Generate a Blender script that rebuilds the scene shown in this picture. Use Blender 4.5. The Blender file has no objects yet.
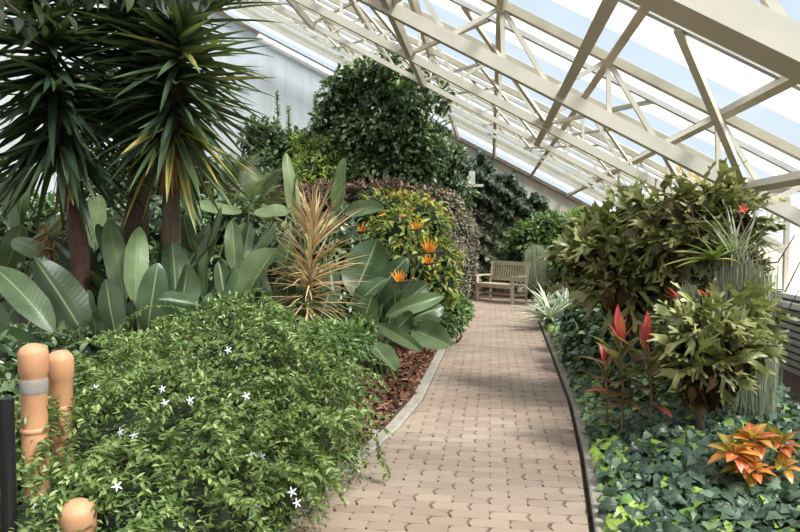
import bpy, math
import numpy as np
from mathutils import Vector, Matrix

PI = math.pi
COL = bpy.context.scene.collection
F = 700.0
YAW = math.atan(90/700.0)
PITCH = math.atan(30/700.0)
CAMZ = 1.6

# ------------------------------------------------------------------ camera
cam = bpy.data.cameras.new('camera'); cam.sensor_width = 36; cam.lens = 36*F/800.0
cam.clip_start = 0.05; cam.clip_end = 300
cam_o = bpy.data.objects.new('camera', cam); COL.objects.link(cam_o)
cam_o.location = (0, 0, CAMZ)
cam_o.rotation_euler = (PI/2-PITCH, 0, YAW)
bpy.context.scene.camera = cam_o
_fw = np.array([-math.sin(YAW)*math.cos(PITCH), math.cos(YAW)*math.cos(PITCH), -math.sin(PITCH)])
_rt = np.array([math.cos(YAW), math.sin(YAW), 0.0])
_up = np.cross(_rt, _fw)

def at(u, v, Y):
    """the world point seen at pixel (u, v) at world depth Y"""
    d = _fw + _rt*(u-400)/F + _up*(266-v)/F
    return np.array([0, 0, CAMZ]) + d*(Y/d[1])

# ------------------------------------------------------------------ objects
def tag(o, label=None, cat=None, group=None, kind=None):
    if label: o['label'] = label
    if cat: o['category'] = cat
    if group: o['group'] = group
    if kind: o['kind'] = kind
    return o

def thing(name, label, cat, loc=(0, 0, 0), group=None, kind=None):
    o = bpy.data.objects.new(name, None); COL.objects.link(o)
    o.location = [float(c) for c in loc]; o.empty_display_size = 0.1
    return tag(o, label, cat, group, kind)

class MB:
    """collects quads with per-point attributes and links them as ONE mesh object"""
    def __init__(s):
        s.v = []; s.f = []; s.r = []; s.lx = []; s.ly = []; s.m = []; s.n = 0
    def add(s, v, f, rnd=0.5, lx=0.0, ly=0.0, mi=0):
        v = np.asarray(v, float).reshape(-1, 3); f = np.asarray(f, int).reshape(-1, 4)
        k = len(v)
        s.v.append(v); s.f.append(f+s.n); s.n += k
        for lst, a in ((s.r, rnd), (s.lx, lx), (s.ly, ly)):
            lst.append(np.broadcast_to(np.asarray(a, float), (k,)))
        s.m.append(np.full(len(f), mi))
        return s
    # shapes
    def box(s, c, size, R=None, rnd=0.5, mi=0):
        sx, sy, sz = [q/2 for q in size]
        v = np.array([[x, y, z] for x in (-sx, sx) for y in (-sy, sy) for z in (-sz, sz)])
        if R is not None: v = v @ np.asarray(R).T
        f = [[0, 1, 3, 2], [4, 6, 7, 5], [0, 4, 5, 1], [2, 3, 7, 6], [0, 2, 6, 4], [1, 5, 7, 3]]
        return s.add(v+np.asarray(c, float), f, rnd, mi=mi)
    def bar(s, a, b, w, h, up=(0, 0, 1), rnd=0.5, mi=0):
        a = np.asarray(a, float); b = np.asarray(b, float)
        d = b-a; L = np.linalg.norm(d); d /= L
        u = np.asarray(up, float)
        if abs(d @ u) > 0.98: u = np.array([0, 1.0, 0])
        x = np.cross(d, u); x /= np.linalg.norm(x); z = np.cross(x, d)
        R = np.stack([x, d, z], 1)
        return s.box((a+b)/2, (w, L, h), R, rnd, mi)
    def tube(s, pts, rad, k=8, rnd=0.5, mi=0, cap=True):
        pts = np.asarray(pts, float); n = len(pts)
        rad = np.broadcast_to(np.asarray(rad, float), (n,))
        T = np.gradient(pts, axis=0); T /= np.linalg.norm(T, axis=1)[:, None]+1e-12
        ref = np.array([0.13, 0.97, 0.21]) if abs(T[0] @ np.array([0, 1, 0])) < 0.8 else np.array([1.0, 0.1, 0.1])
        X = np.cross(T, ref); X /= np.linalg.norm(X, axis=1)[:, None]
        Z = np.cross(X, T)
        a = np.arange(k)*2*PI/k
        ring = pts[:, None]+rad[:, None, None]*(np.cos(a)[None, :, None]*X[:, None]+np.sin(a)[None, :, None]*Z[:, None])
        v = ring.reshape(-1, 3)
        f = [[i*k+j, i*k+(j+1) % k, (i+1)*k+(j+1) % k, (i+1)*k+j] for i in range(n-1) for j in range(k)]
        ly = np.repeat(np.linspace(0, 1, n), k)
        s.add(v, f, rnd, 0.0, ly, mi)
        if cap:
            for e in (0, n-1):
                vv = np.concatenate([ring[e], pts[e][None]])
                ff = [[j, (j+1) % k, k, k] for j in range(0, k)]
                ff = [[j, (j+1) % k, (j+2) % k, k] for j in range(0, k, 2)]
                s.add(vv, ff, rnd, 0.0, float(e > 0), mi)
        return s
    def lathe(s, c, prof, k=24, rnd=0.5, mi=0):
        a = np.arange(k)*2*PI/k
        v = [[c[0]+r*math.cos(t), c[1]+r*math.sin(t), c[2]+z] for r, z in prof for t in a]
        n = len(prof)
        f = [[i*k+j, i*k+(j+1) % k, (i+1)*k+(j+1) % k, (i+1)*k+j] for i in range(n-1) for j in range(k)]
        return s.add(v, f, rnd, 0.0, np.repeat(np.linspace(0, 1, n), k), mi)
    def blob(s, c, r, seed=0, amp=0.15, nu=16, nv=10, rnd=0.0, mi=0):
        g = np.random.default_rng(seed); ph = g.uniform(0, 6.28, 6)
        v = []
        for i in range(nv+1):
            th = PI*i/nv
            for j in range(nu):
                p = 2*PI*j/nu
                k = 1+amp*(math.sin(3*p+ph[0])*math.sin(2*th+ph[1])+0.7*math.sin(5*p+ph[2])*math.sin(4*th+ph[3]))*math.sin(th)
                v.append([c[0]+r[0]*k*math.sin(th)*math.cos(p), c[1]+r[1]*k*math.sin(th)*math.sin(p), c[2]+r[2]*k*math.cos(th)])
        f = [[i*nu+j, (i+1)*nu+j, (i+1)*nu+(j+1) % nu, i*nu+(j+1) % nu] for i in range(nv) for j in range(nu)]
        return s.add(v, f, rnd, 0.0, 0.0, mi)
    def scatter(s, tpl, pos, R, rnd, mi=0):
        """tpl=(v,f,lx,ly); pos (N,3); R (N,3,3) with scale; rnd (N,)"""
        v, f, lx, ly = tpl
        N = len(pos); k = len(v)
        if N == 0: return s
        V = np.einsum('nij,kj->nki', R, v)+np.asarray(pos)[:, None, :]
        Fq = f[None]+(np.arange(N)*k)[:, None, None]
        return s.add(V.reshape(-1, 3), Fq.reshape(-1, 4), np.repeat(rnd, k), np.tile(lx, N), np.tile(ly, N), mi)
    def build(s, name, mats, parent=None, smooth=True, base=None):
        v = np.concatenate(s.v); f = np.concatenate(s.f)
        if parent is not None:
            v = v-np.array(parent_loc(parent))
        elif base is not None:
            v = v-np.asarray(base)
        me = bpy.data.meshes.new(name)
        me.vertices.add(len(v)); me.vertices.foreach_set('co', v.astype(np.float32).ravel())
        me.loops.add(len(f)*4); me.loops.foreach_set('vertex_index', f.astype(np.int32).ravel())
        me.polygons.add(len(f)); me.polygons.foreach_set('loop_start', (np.arange(len(f))*4).astype(np.int32))
        me.polygons.foreach_set('material_index', np.concatenate(s.m).astype(np.int32))
        me.polygons.foreach_set('use_smooth', np.full(len(f), bool(smooth)))
        me.update(calc_edges=True)
        for nm, a in (('rnd', s.r), ('lx', s.lx), ('ly', s.ly)):
            at_ = me.attributes.new(nm, 'FLOAT', 'POINT'); at_.data.foreach_set('value', np.concatenate(a).astype(np.float32))
        if not isinstance(mats, (list, tuple)): mats = [mats]
        for m in mats: me.materials.append(m)
        me.validate()
        o = bpy.data.objects.new(name, me); COL.objects.link(o)
        if parent is not None: o.parent = parent
        elif base is not None: o.location = [float(c) for c in base]
        return o

def parent_loc(o):
    p = Vector((0, 0, 0))
    while o is not None:
        p = p+o.location; o = o.parent
    return p

# ------------------------------------------------------------------ leaf templates (length 1 along +Y, normal +Z)
def strip(n, prof, fold=0.1, curve=lambda t: 0.0, side=lambda t: 0.0, cols=1, sweep=0.0):
    t = np.linspace(0, 1, n)
    v = []; lx = []; ly = []
    xs = np.linspace(-1, 1, 2*cols+1)
    for q in t:
        w = prof(q)
        for x in xs:
            v.append([x*w+side(q), q+sweep*abs(x)*w, curve(q)+fold*abs(x)*w]); lx.append(x); ly.append(q)
    m = len(xs)
    f = [[i*m+j, i*m+j+1, (i+1)*m+j+1, (i+1)*m+j] for i in range(n-1) for j in range(m-1)]
    return np.array(v, float), np.array(f, int), np.array(lx, float), np.array(ly, float)

def ovate(w=0.24, droop=0.2, n=5, fold=0.35):
    return strip(n, lambda t: w*max(math.sin(PI*t**0.8), 0.0)+0.004, fold, lambda t: 0.12*t-droop*t*t)
def strap(w=0.035, droop=0.15, n=6, fold=0.5, taper=0.7):
    return strip(n, lambda t: w*(0.55+0.45*min(1, t*5))*(1-t**(1/taper+1))+0.0015, fold, lambda t: -droop*t*t)
def interp(xs, ys):
    return lambda t: float(np.interp(t, xs, ys))
IVY = strip(11, interp([0, .05, .16, .28, .36, .46, .56, .70, .84, .94, 1], [.14, .36, .46, .34, .38, .46, .36, .22, .15, .08, .004]), 0.10,
            lambda t: 0.1*math.sin(3*t)-0.16*t*t, sweep=-0.12)
TREELEAF = ovate(0.22, 0.25)
SMALL = ovate(0.2, 0.15, 4)
def join(parts):
    V = []; Fq = []; X = []; Yl = []; n = 0
    for v, f, lx, ly in parts:
        V.append(v); Fq.append(f+n); X.append(lx); Yl.append(ly); n += len(v)
    return np.concatenate(V), np.concatenate(Fq), np.concatenate(X), np.concatenate(Yl)
def xf(t, R=np.eye(3), p=(0, 0, 0), s=1.0):
    return (t[0]*s) @ np.asarray(R).T+np.asarray(p, float), t[1], t[2], t[3]
def rotz(a): c, s = math.cos(a), math.sin(a); return np.array([[c, -s, 0], [s, c, 0], [0, 0, 1.0]])
def roty(a): c, s = math.cos(a), math.sin(a); return np.array([[c, 0, s], [0, 1.0, 0], [-s, 0, c]])
def rotx(a): c, s = math.cos(a), math.sin(a); return np.array([[1.0, 0, 0], [0, c, -s], [0, s, c]])

def frond(n=16, w=0.3, droop=0.35, pw=0.03):
    """pinnate frond"""
    cv = lambda t: 0.25*t-droop*t*t
    parts = [strip(8, lambda t: 0.012*(1-t)+0.002, 0, cv)]
    pin = strip(3, lambda t: pw*2.2*(1-t)+0.002, 0.2, lambda t: -0.15*t*t)
    for i in range(n):
        t = 0.12+0.86*i/(n-1)
        L = w*math.sin(PI*(0.15+0.8*t))**0.8
        for sgn in (-1, 1):
            parts.append(xf(pin, rotz(-sgn*1.05) @ roty(sgn*0.3), (0, t, cv(t)), L))
    return join(parts)

def staghorn(seed):
    g = np.random.default_rng(seed)
    segs = []
    def rib(p, a, L, w0, w1, lev):
        n = 5 if lev == 0 else 4
        pts = []; ang = a; q = np.array(p, float)
        bend = g.uniform(-0.25, 0.25)
        for i in range(n):
            t = i/(n-1)
            pts.append((q.copy(), ang, w0+(w1-w0)*t))
            q = q+np.array([math.sin(ang), math.cos(ang)])*L/(n-1); ang += bend/(n-1)
        segs.append((pts, lev))
        end = pts[-1][0]
        if lev == 0:
            for d in ([-0.75, -0.1, 0.6] if g.random() < .5 else [-0.5, 0.5]):
                rib(end-np.array([0, .02]), ang+d+g.uniform(-.15, .15), g.uniform(.25, .36), w1*0.5, 0.06, 1)
        elif lev == 1:
            for d in (-0.5, 0.45):
                rib(end-np.array([math.sin(ang), math.cos(ang)])*.015, ang+d+g.uniform(-.15, .15), g.uniform(.16, .27), 0.052, 0.028, 2)
    rib((0, 0), 0, g.uniform(.38, .48), 0.045, 0.15, 0)
    ph = g.uniform(0, 6); dr = g.uniform(.45, .95)
    V = []; Fq = []; X = []; Yl = []; n0 = 0
    for pts, lev in segs:
        for (q, a, w) in pts:
            for x in (-1, 0, 1):
                P = q+np.array([math.cos(a), -math.sin(a)])*w*x
                r = P[1]
                z = 0.3*r-dr*r*r*0.8+0.20*abs(x)*w*4*math.sin(11*r+ph+1.7*x)+0.10*math.sin(8*P[0]+ph)
                V.append([P[0], P[1], z]); X.append(x); Yl.append(r)
        m = len(pts)
        for i in range(m-1):
            for j in range(2):
                Fq.append([n0+i*3+j, n0+i*3+j+1, n0+(i+1)*3+j+1, n0+(i+1)*3+j])
        n0 += 3*m
    return np.array(V), np.array(Fq), np.array(X, float), np.clip(np.array(Yl), 0, 1)

def frames(d, up, scale):
    """rotation matrices whose Y axis is d and whose Z axis leans to up"""
    d = d/(np.linalg.norm(d, axis=1)[:, None]+1e-9)
    x = np.cross(d, up); nx = np.linalg.norm(x, axis=1)[:, None]
    x = np.where(nx < 1e-3, np.array([[1.0, 0, 0]]), x/(nx+1e-9))
    z = np.cross(x, d)
    R = np.stack([x, d, z], 2)
    return R*np.asarray(scale).reshape(-1, 1, 1)
def unit(v): return v/(np.linalg.norm(v, axis=-1, keepdims=True)+1e-9)
def rdir(g, n): return unit(g.normal(size=(n, 3)))

# ------------------------------------------------------------------ materials
def newmat(name):
    m = bpy.data.materials.new(name); m.use_nodes = True
    nt = m.node_tree; nt.nodes.clear()
    out = nt.nodes.new('ShaderNodeOutputMaterial')
    return m, nt, out
def N(nt, t, **kw):
    n = nt.nodes.new(t)
    for k, v in kw.items():
        if k in n.inputs: n.inputs[k].default_value = v
        else: setattr(n, k, v)
    return n
def ramp(nt, stops, src):
    r = nt.nodes.new('ShaderNodeValToRGB')
    el = r.color_ramp.elements
    while len(el) < len(stops): el.new(0.5)
    for e, (p, c) in zip(el, stops):
        e.position = p; e.color = (*c, 1)
    nt.links.new(src, r.inputs['Fac'])
    return r
def attr(nt, n):
    a = nt.nodes.new('ShaderNodeAttribute'); a.attribute_name = n; return a.outputs['Fac']
def math_(nt, op, a, b=None, clamp=False):
    n = nt.nodes.new('ShaderNodeMath'); n.operation = op; n.use_clamp = clamp
    for i, x in enumerate((a, b)):
        if x is None: continue
        if isinstance(x, (int, float)): n.inputs[i].default_value = x
        else: nt.links.new(x, n.inputs[i])
    return n.outputs[0]
def mixc(nt, fac, a, b):
    n = nt.nodes.new('ShaderNodeMix'); n.data_type = 'RGBA'
    for i, x in ((0, fac), (6, a), (7, b)):
        if isinstance(x, (int, float)): n.inputs[i].default_value = x
        elif isinstance(x, tuple): n.inputs[i].default_value = (*x, 1)
        else: nt.links.new(x, n.inputs[i])
    return n.outputs[2]

def leaf_mat(name, stops, rib=None, ribw=0.12, tip=None, base=None, rough=0.42, trans=0.25, spec=0.45, veins=0.0):
    m, nt, out = newmat(name); L = nt.links.new
    no = N(nt, 'ShaderNodeTexNoise', Scale=6.0, Detail=2.0)
    geo = nt.nodes.new('ShaderNodeNewGeometry'); L(geo.outputs['Position'], no.inputs['Vector'])
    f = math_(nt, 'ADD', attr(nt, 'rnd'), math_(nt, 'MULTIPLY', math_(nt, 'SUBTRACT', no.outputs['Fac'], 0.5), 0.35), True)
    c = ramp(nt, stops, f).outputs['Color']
    if tip:
        k = math_(nt, 'MULTIPLY', math_(nt, 'POWER', attr(nt, 'ly'), tip[1]), tip[2], True)
        c = mixc(nt, k, c, tip[0])
    if base:
        k = math_(nt, 'MULTIPLY', math_(nt, 'POWER', math_(nt, 'SUBTRACT', 1.0, attr(nt, 'ly'), True), base[1]), base[2], True)
        c = mixc(nt, k, c, base[0])
    ax = math_(nt, 'ABSOLUTE', attr(nt, 'lx'))
    if rib:
        k = math_(nt, 'SUBTRACT', 1.0, math_(nt, 'DIVIDE', ax, ribw), True)
        c = mixc(nt, k, c, rib)
    p = N(nt, 'ShaderNodeBsdfPrincipled', Roughness=rough)
    p.inputs['Specular IOR Level'].default_value = spec
    L(c, p.inputs['Base Color'])
    if veins:
        w = math_(nt, 'SINE', math_(nt, 'MULTIPLY', math_(nt, 'SUBTRACT', attr(nt, 'ly'), math_(nt, 'MULTIPLY', ax, 0.12)), 110.0))
        b = N(nt, 'ShaderNodeBump', Strength=veins, Distance=0.01); L(w, b.inputs['Height']); L(b.outputs[0], p.inputs['Normal'])
    tr = nt.nodes.new('ShaderNodeBsdfTranslucent')
    tc = mixc(nt, 0.35, c, (0.35, 0.5, 0.05)); L(tc, tr.inputs['Color'])
    mx = nt.nodes.new('ShaderNodeMixShader'); mx.inputs[0].default_value = trans
    L(p.outputs[0], mx.inputs[1]); L(tr.outputs[0], mx.inputs[2]); L(mx.outputs[0], out.inputs['Surface'])
    return m

def solid(name, col, rough=0.5, var=0.15, scale=8.0, bump=0.0, metal=0.0, dark=None, stretch=(1, 1, 1)):
    m, nt, out = newmat(name); L = nt.links.new
    tc = nt.nodes.new('ShaderNodeTexCoord'); mp = nt.nodes.new('ShaderNodeMapping')
    mp.inputs['Scale'].default_value = stretch
    L(tc.outputs['Object'], mp.inputs['Vector'])
    no = N(nt, 'ShaderNodeTexNoise', Scale=scale, Detail=6.0, Roughness=0.6); L(mp.outputs[0], no.inputs['Vector'])
    d = dark or tuple(c*(1-var*2) for c in col)
    hi = tuple(min(1, c*(1+var)) for c in col)
    c = ramp(nt, [(0.3, d), (0.52, col), (0.75, hi)], no.outputs['Fac'])
    p = N(nt, 'ShaderNodeBsdfPrincipled', Roughness=rough, Metallic=metal)
    L(c.outputs[0], p.inputs['Base Color'])
    if bump:
        b = N(nt, 'ShaderNodeBump', Strength=bump, Distance=0.02); L(no.outputs['Fac'], b.inputs['Height']); L(b.outputs[0], p.inputs['Normal'])
    L(p.outputs[0], out.inputs['Surface'])
    return m

def pane_mat(name, tint, transp, diff, tr_amt):
    """thin glazing: part passes straight, part is scattered by the milky shading coat, a little mirrors"""
    m, nt, out = newmat(name); L = nt.links.new
    t = nt.nodes.new('ShaderNodeBsdfTransparent'); t.inputs[0].default_value = (*transp, 1)
    tl = nt.nodes.new('ShaderNodeBsdfTranslucent'); tl.inputs[0].default_value = (*diff, 1)
    a = nt.nodes.new('ShaderNodeMixShader'); a.inputs[0].default_value = tr_amt
    no = N(nt, 'ShaderNodeTexNoise', Scale=1.6, Detail=4.0)
    geo = nt.nodes.new('ShaderNodeNewGeometry'); L(geo.outputs['Position'], no.inputs['Vector'])
    k = math_(nt, 'MULTIPLY', math_(nt, 'ADD', no.outputs['Fac'], 0.5), tr_amt, True); L(k, a.inputs[0])
    L(t.outputs[0], a.inputs[1]); L(tl.outputs[0], a.inputs[2])
    g = N(nt, 'ShaderNodeBsdfGlossy', Roughness=0.05)
    b = nt.nodes.new('ShaderNodeMixShader'); b.inputs[0].default_value = 0.04
    L(a.outputs[0], b.inputs[1]); L(g.outputs[0], b.inputs[2]); L(b.outputs[0], out.inputs['Surface'])
    return m

G = lambda *c: tuple(c)
M = {}
M['steel'] = solid('white_painted_steel', (0.55, 0.50, 0.41), 0.45, 0.06, 3)
M['rafter'] = solid('beige_rafter_paint', (0.45, 0.38, 0.27), 0.5, 0.1, 3)
M['bargrey'] = solid('grey_glazing_bar', (0.42, 0.44, 0.43), 0.4, 0.1, 3)
M['white'] = solid('white_enamel', (0.8, 0.79, 0.76), 0.4, 0.05, 3)
M['glass_w'] = pane_mat('milky_pane', None, (0.95, 0.97, 1.0), (0.80, 0.81, 0.80), 0.36)
M['glass_b'] = pane_mat('clear_pane', None, (0.74, 0.86, 0.95), (0.8, 0.85, 0.9), 0.06)
M['concrete'] = solid('kerb_concrete', (0.34, 0.30, 0.25), 0.85, 0.15, 14, 0.3)
M['joint'] = solid('paver_joint_sand', (0.06, 0.045, 0.035), 0.95, 0.3, 20)
M['soil'] = solid('dark_bed_soil', (0.075, 0.042, 0.028), 0.95, 0.35, 9, 0.6)
M['bark'] = solid('bark', (0.10, 0.072, 0.045), 0.9, 0.3, 16, 0.6, stretch=(1, 1, 0.3))
M['redbark'] = solid('reddish_trunk', (0.085, 0.042, 0.028), 0.85, 0.3, 14, 0.6, stretch=(1, 1, 0.6))
M['stem'] = solid('green_stem', (0.12, 0.16, 0.06), 0.6, 0.2, 10)
M['twig'] = solid('brown_twig', (0.17, 0.12, 0.08), 0.8, 0.2, 10)
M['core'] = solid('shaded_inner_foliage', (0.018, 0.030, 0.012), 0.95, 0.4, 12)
M['teak'] = solid('weathered_teak', (0.47, 0.40, 0.28), 0.65, 0.14, 9, 0.15, stretch=(1, 1, 6))
M['terracotta'] = solid('terracotta_paint', (0.56, 0.29, 0.155), 0.55, 0.12, 4)
M['black'] = solid('black_gloss_metal', (0.012, 0.012, 0.014), 0.25, 0.1, 5)
M['capshadow'] = solid('grey_cap_shadow', (0.30, 0.28, 0.25), 0.6, 0.15, 8)  # grey that stands for the shadow under the post cap
M['brownmoss'] = solid('brown_root_mass', (0.10, 0.062, 0.035), 0.95, 0.4, 22, 0.9)
M['petal_w'] = solid('white_petal', (0.85, 0.86, 0.95), 0.5, 0.03, 8)
M['wood'] = solid('timber_capping', (0.16, 0.105, 0.065), 0.8, 0.2, 6)
M['slat'] = solid('painted_slat', (0.46, 0.44, 0.40), 0.5, 0.06, 3)
M['slatback'] = solid('slat_shadow_gap', (0.05, 0.045, 0.04), 0.9, 0.1, 3)

def paver_mat():
    m, nt, out = newmat('concrete_paver'); L = nt.links.new
    geo = nt.nodes.new('ShaderNodeNewGeometry')
    no = N(nt, 'ShaderNodeTexNoise', Scale=45.0, Detail=5.0); L(geo.outputs['Position'], no.inputs['Vector'])
    n2 = N(nt, 'ShaderNodeTexNoise', Scale=1.3, Detail=3.0); L(geo.outputs['Position'], n2.inputs['Vector'])
    f = math_(nt, 'ADD', math_(nt, 'MULTIPLY', attr(nt, 'rnd'), 0.45), math_(nt, 'MULTIPLY', n2.outputs['Fac'], 0.55), True)
    c = ramp(nt, [(0.2, (0.26, 0.19, 0.145)), (0.5, (0.325, 0.245, 0.19)), (0.8, (0.39, 0.30, 0.235))], f).outputs[0]
    c = mixc(nt, math_(nt, 'MULTIPLY', no.outputs['Fac'], 0.28), c, (0.25, 0.18, 0.135))
    p = N(nt, 'ShaderNodeBsdfPrincipled', Roughness=0.85); L(c, p.inputs['Base Color'])
    b = N(nt, 'ShaderNodeBump', Strength=0.25, Distance=0.005); L(no.outputs['Fac'], b.inputs['Height']); L(b.outputs[0], p.inputs['Normal'])
    L(p.outputs[0], out.inputs['Surface'])
    return m
M['paver'] = paver_mat()

def wall_mat():
    m, nt, out = newmat('streaked_stucco'); L = nt.links.new
    geo = nt.nodes.new('ShaderNodeNewGeometry'); mp = nt.nodes.new('ShaderNodeMapping')
    mp.inputs['Scale'].default_value = (1.6, 1.6, 0.22); L(geo.outputs['Position'], mp.inputs['Vector'])
    no = N(nt, 'ShaderNodeTexNoise', Scale=2.2, Detail=7.0, Roughness=0.7); L(mp.outputs[0], no.inputs['Vector'])
    sp = nt.nodes.new('ShaderNodeSeparateXYZ'); L(geo.outputs['Position'], sp.inputs[0])
    side = math_(nt, 'MULTIPLY', math_(nt, 'ADD', sp.outputs[0], 4.0), 0.25, True)
    base = mixc(nt, side, (0.50, 0.53, 0.55), (0.58, 0.50, 0.39))  # cool shade on the left of the wall is put into the colour
    k = ramp(nt, [(0.42, (0, 0, 0)), (0.7, (0.5, 0.5, 0.5))], no.outputs['Fac']).outputs[0]
    c = mixc(nt, k, base, (0.36, 0.32, 0.27))
    p = N(nt, 'ShaderNodeBsdfPrincipled', Roughness=0.9); L(c, p.inputs['Base Color'])
    n3 = N(nt, 'ShaderNodeTexNoise', Scale=30.0, Detail=4.0); L(geo.outputs['Position'], n3.inputs['Vector'])
    b = N(nt, 'ShaderNodeBump', Strength=0.2, Distance=0.01); L(n3.outputs['Fac'], b.inputs['Height']); L(b.outputs[0], p.inputs['Normal'])
    L(p.outputs[0], out.inputs['Surface'])
    return m
M['wall'] = wall_mat()

# leaf materials
LM = {}
LM['jasmine'] = leaf_mat('jasmine_leaf', [(0, (0.016, 0.034, 0.009)), (0.4, (0.070, 0.125, 0.032)), (0.75, (0.20, 0.29, 0.085)), (1, (0.42, 0.50, 0.21))], rough=0.38, trans=0.3)
LM['strel'] = leaf_mat('strelitzia_leaf', [(0, (0.014, 0.028, 0.011)), (0.5, (0.058, 0.096, 0.040)), (0.8, (0.135, 0.195, 0.085)), (1, (0.24, 0.32, 0.15))], rib=(0.28, 0.36, 0.16), ribw=0.07, rough=0.38, trans=0.15, veins=0.035)
LM['yucca'] = leaf_mat('yucca_leaf', [(0, (0.016, 0.026, 0.016)), (0.5, (0.045, 0.070, 0.040)), (0.8, (0.14, 0.20, 0.10)), (0.95, (0.28, 0.32, 0.10)), (1, (0.5, 0.42, 0.1))], rib=(0.06, 0.11, 0.06), ribw=0.3, rough=0.35, trans=0.14)
LM['dead'] = leaf_mat('dead_leaf', [(0, (0.12, 0.06, 0.03)), (0.5, (0.33, 0.19, 0.09)), (1, (0.55, 0.36, 0.18))], rough=0.8, trans=0.2, spec=0.1)
LM['tricolor'] = leaf_mat('tricolor_leaf', [(0, (0.34, 0.16, 0.12)), (0.4, (0.66, 0.42, 0.26)), (0.75, (0.74, 0.60, 0.36)), (1, (0.42, 0.42, 0.15))], rib=(0.45, 0.45, 0.16), ribw=0.35, rough=0.45, trans=0.25)
LM['dark'] = leaf_mat('dark_glossy_leaf', [(0, (0.010, 0.024, 0.010)), (0.5, (0.035, 0.075, 0.026)), (0.85, (0.10, 0.17, 0.07)), (1, (0.22, 0.30, 0.16))], rough=0.35, trans=0.2)
LM['creeper'] = leaf_mat('creeper_leaf', [(0, (0.013, 0.020, 0.010)), (0.6, (0.036, 0.052, 0.024)), (1, (0.11, 0.14, 0.065))], rough=0.6, trans=0.15)
LM['tree'] = leaf_mat('tree_leaf', [(0, (0.014, 0.030, 0.012)), (0.5, (0.065, 0.115, 0.042)), (0.85, (0.18, 0.26, 0.12)), (1, (0.34, 0.42, 0.25))], rough=0.32, trans=0.2, spec=.6)
LM['mid'] = leaf_mat('mid_green_leaf', [(0, (0.03, 0.07, 0.02)), (0.5, (0.09, 0.17, 0.05)), (1, (0.22, 0.33, 0.11))], rough=0.45, trans=0.3)
LM['lime'] = leaf_mat('lime_leaf', [(0, (0.07, 0.13, 0.02)), (0.5, (0.18, 0.29, 0.05)), (0.85, (0.36, 0.44, 0.09)), (1, (0.55, 0.53, 0.13))], rough=0.45, trans=0.3)
LM['croton_y'] = leaf_mat('yellow_croton_leaf', [(0, (0.06, 0.10, 0.02)), (0.45, (0.17, 0.23, 0.05)), (0.75, (0.36, 0.40, 0.09)), (0.92, (0.58, 0.48, 0.10)), (1, (0.72, 0.26, 0.05))], rough=0.4, trans=0.3)
LM['purple'] = leaf_mat('maroon_leaf', [(0, (0.035, 0.012, 0.018)), (0.5, (0.13, 0.045, 0.055)), (1, (0.34, 0.18, 0.15))], rough=0.5, trans=0.2)
LM['greypink'] = leaf_mat('grey_pink_leaf', [(0, (0.07, 0.065, 0.045)), (0.4, (0.20, 0.185, 0.13)), (0.75, (0.36, 0.28, 0.22)), (1, (0.52, 0.38, 0.33))], rough=0.6, trans=0.2)
LM['cycad'] = leaf_mat('grey_frond', [(0, (0.06, 0.075, 0.04)), (0.5, (0.17, 0.20, 0.11)), (1, (0.34, 0.36, 0.20))], rough=0.6, trans=0.25)
LM['stag'] = leaf_mat('staghorn_frond', [(0, (0.022, 0.03, 0.009)), (0.4, (0.10, 0.12, 0.032)), (0.75, (0.25, 0.265, 0.085)), (1, (0.48, 0.46, 0.19))], rough=0.45, trans=0.22, spec=0.4, tip=((0.34, 0.31, 0.13), 2.0, 0.5))
LM['shield'] = leaf_mat('brown_shield_frond', [(0, (0.02, 0.012, 0.006)), (0.5, (0.06, 0.035, 0.017)), (1, (0.16, 0.10, 0.045))], rough=0.9, trans=0.1, spec=0.1)
LM['moss'] = leaf_mat('spanish_moss', [(0, (0.20, 0.22, 0.15)), (0.5, (0.40, 0.43, 0.32)), (1, (0.62, 0.64, 0.52))], rough=0.8, trans=0.3, spec=0.1)
LM['ivy'] = leaf_mat('ivy_leaf', [(0, (0.012, 0.028, 0.017)), (0.45, (0.045, 0.085, 0.05)), (0.72, (0.11, 0.165, 0.105)), (0.86, (0.19, 0.25, 0.16)), (0.93, (0.16, 0.30, 0.04)), (1, (0.34, 0.46, 0.07))], rib=(0.10, 0.15, 0.085), ribw=0.10, rough=0.38, trans=0.15)
LM['cordy'] = leaf_mat('cordyline_leaf', [(0, (0.055, 0.045, 0.015)), (0.35, (0.15, 0.16, 0.045)), (0.6, (0.22, 0.06, 0.045)), (0.8, (0.40, 0.035, 0.04)), (1, (0.62, 0.06, 0.06))], rib=(0.35, 0.08, 0.06), ribw=0.16, rough=0.35, trans=0.3)
LM['croton_o'] = leaf_mat('orange_croton_leaf', [(0, (0.10, 0.13, 0.02)), (0.25, (0.36, 0.30, 0.05)), (0.5, (0.68, 0.28, 0.05)), (0.75, (0.74, 0.18, 0.06)), (0.9, (0.45, 0.06, 0.035)), (1, (0.85, 0.48, 0.1))], rib=(0.85, 0.55, 0.15), ribw=0.2, rough=0.35, trans=0.3)
LM['striped'] = leaf_mat('striped_leaf', [(0, (0.25, 0.3, 0.2)), (0.5, (0.5, 0.55, 0.42)), (1, (0.75, 0.77, 0.62))], rib=(0.14, 0.21, 0.11), ribw=0.4, rough=0.4, trans=0.2)
LM['autumn'] = leaf_mat('autumn_leaf', [(0, (0.45, 0.25, 0.05)), (0.5, (0.75, 0.45, 0.10)), (1, (0.85, 0.65, 0.2))], rough=0.6, trans=0.4)
LM['sepal'] = leaf_mat('orange_sepal', [(0, (0.80, 0.22, 0.02)), (1, (0.95, 0.40, 0.04))], rough=0.4, trans=0.3)
LM['redbract'] = leaf_mat('red_bract', [(0, (0.45, 0.03, 0.03)), (1, (0.8, 0.12, 0.08))], rough=0.4, trans=0.3)

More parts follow.
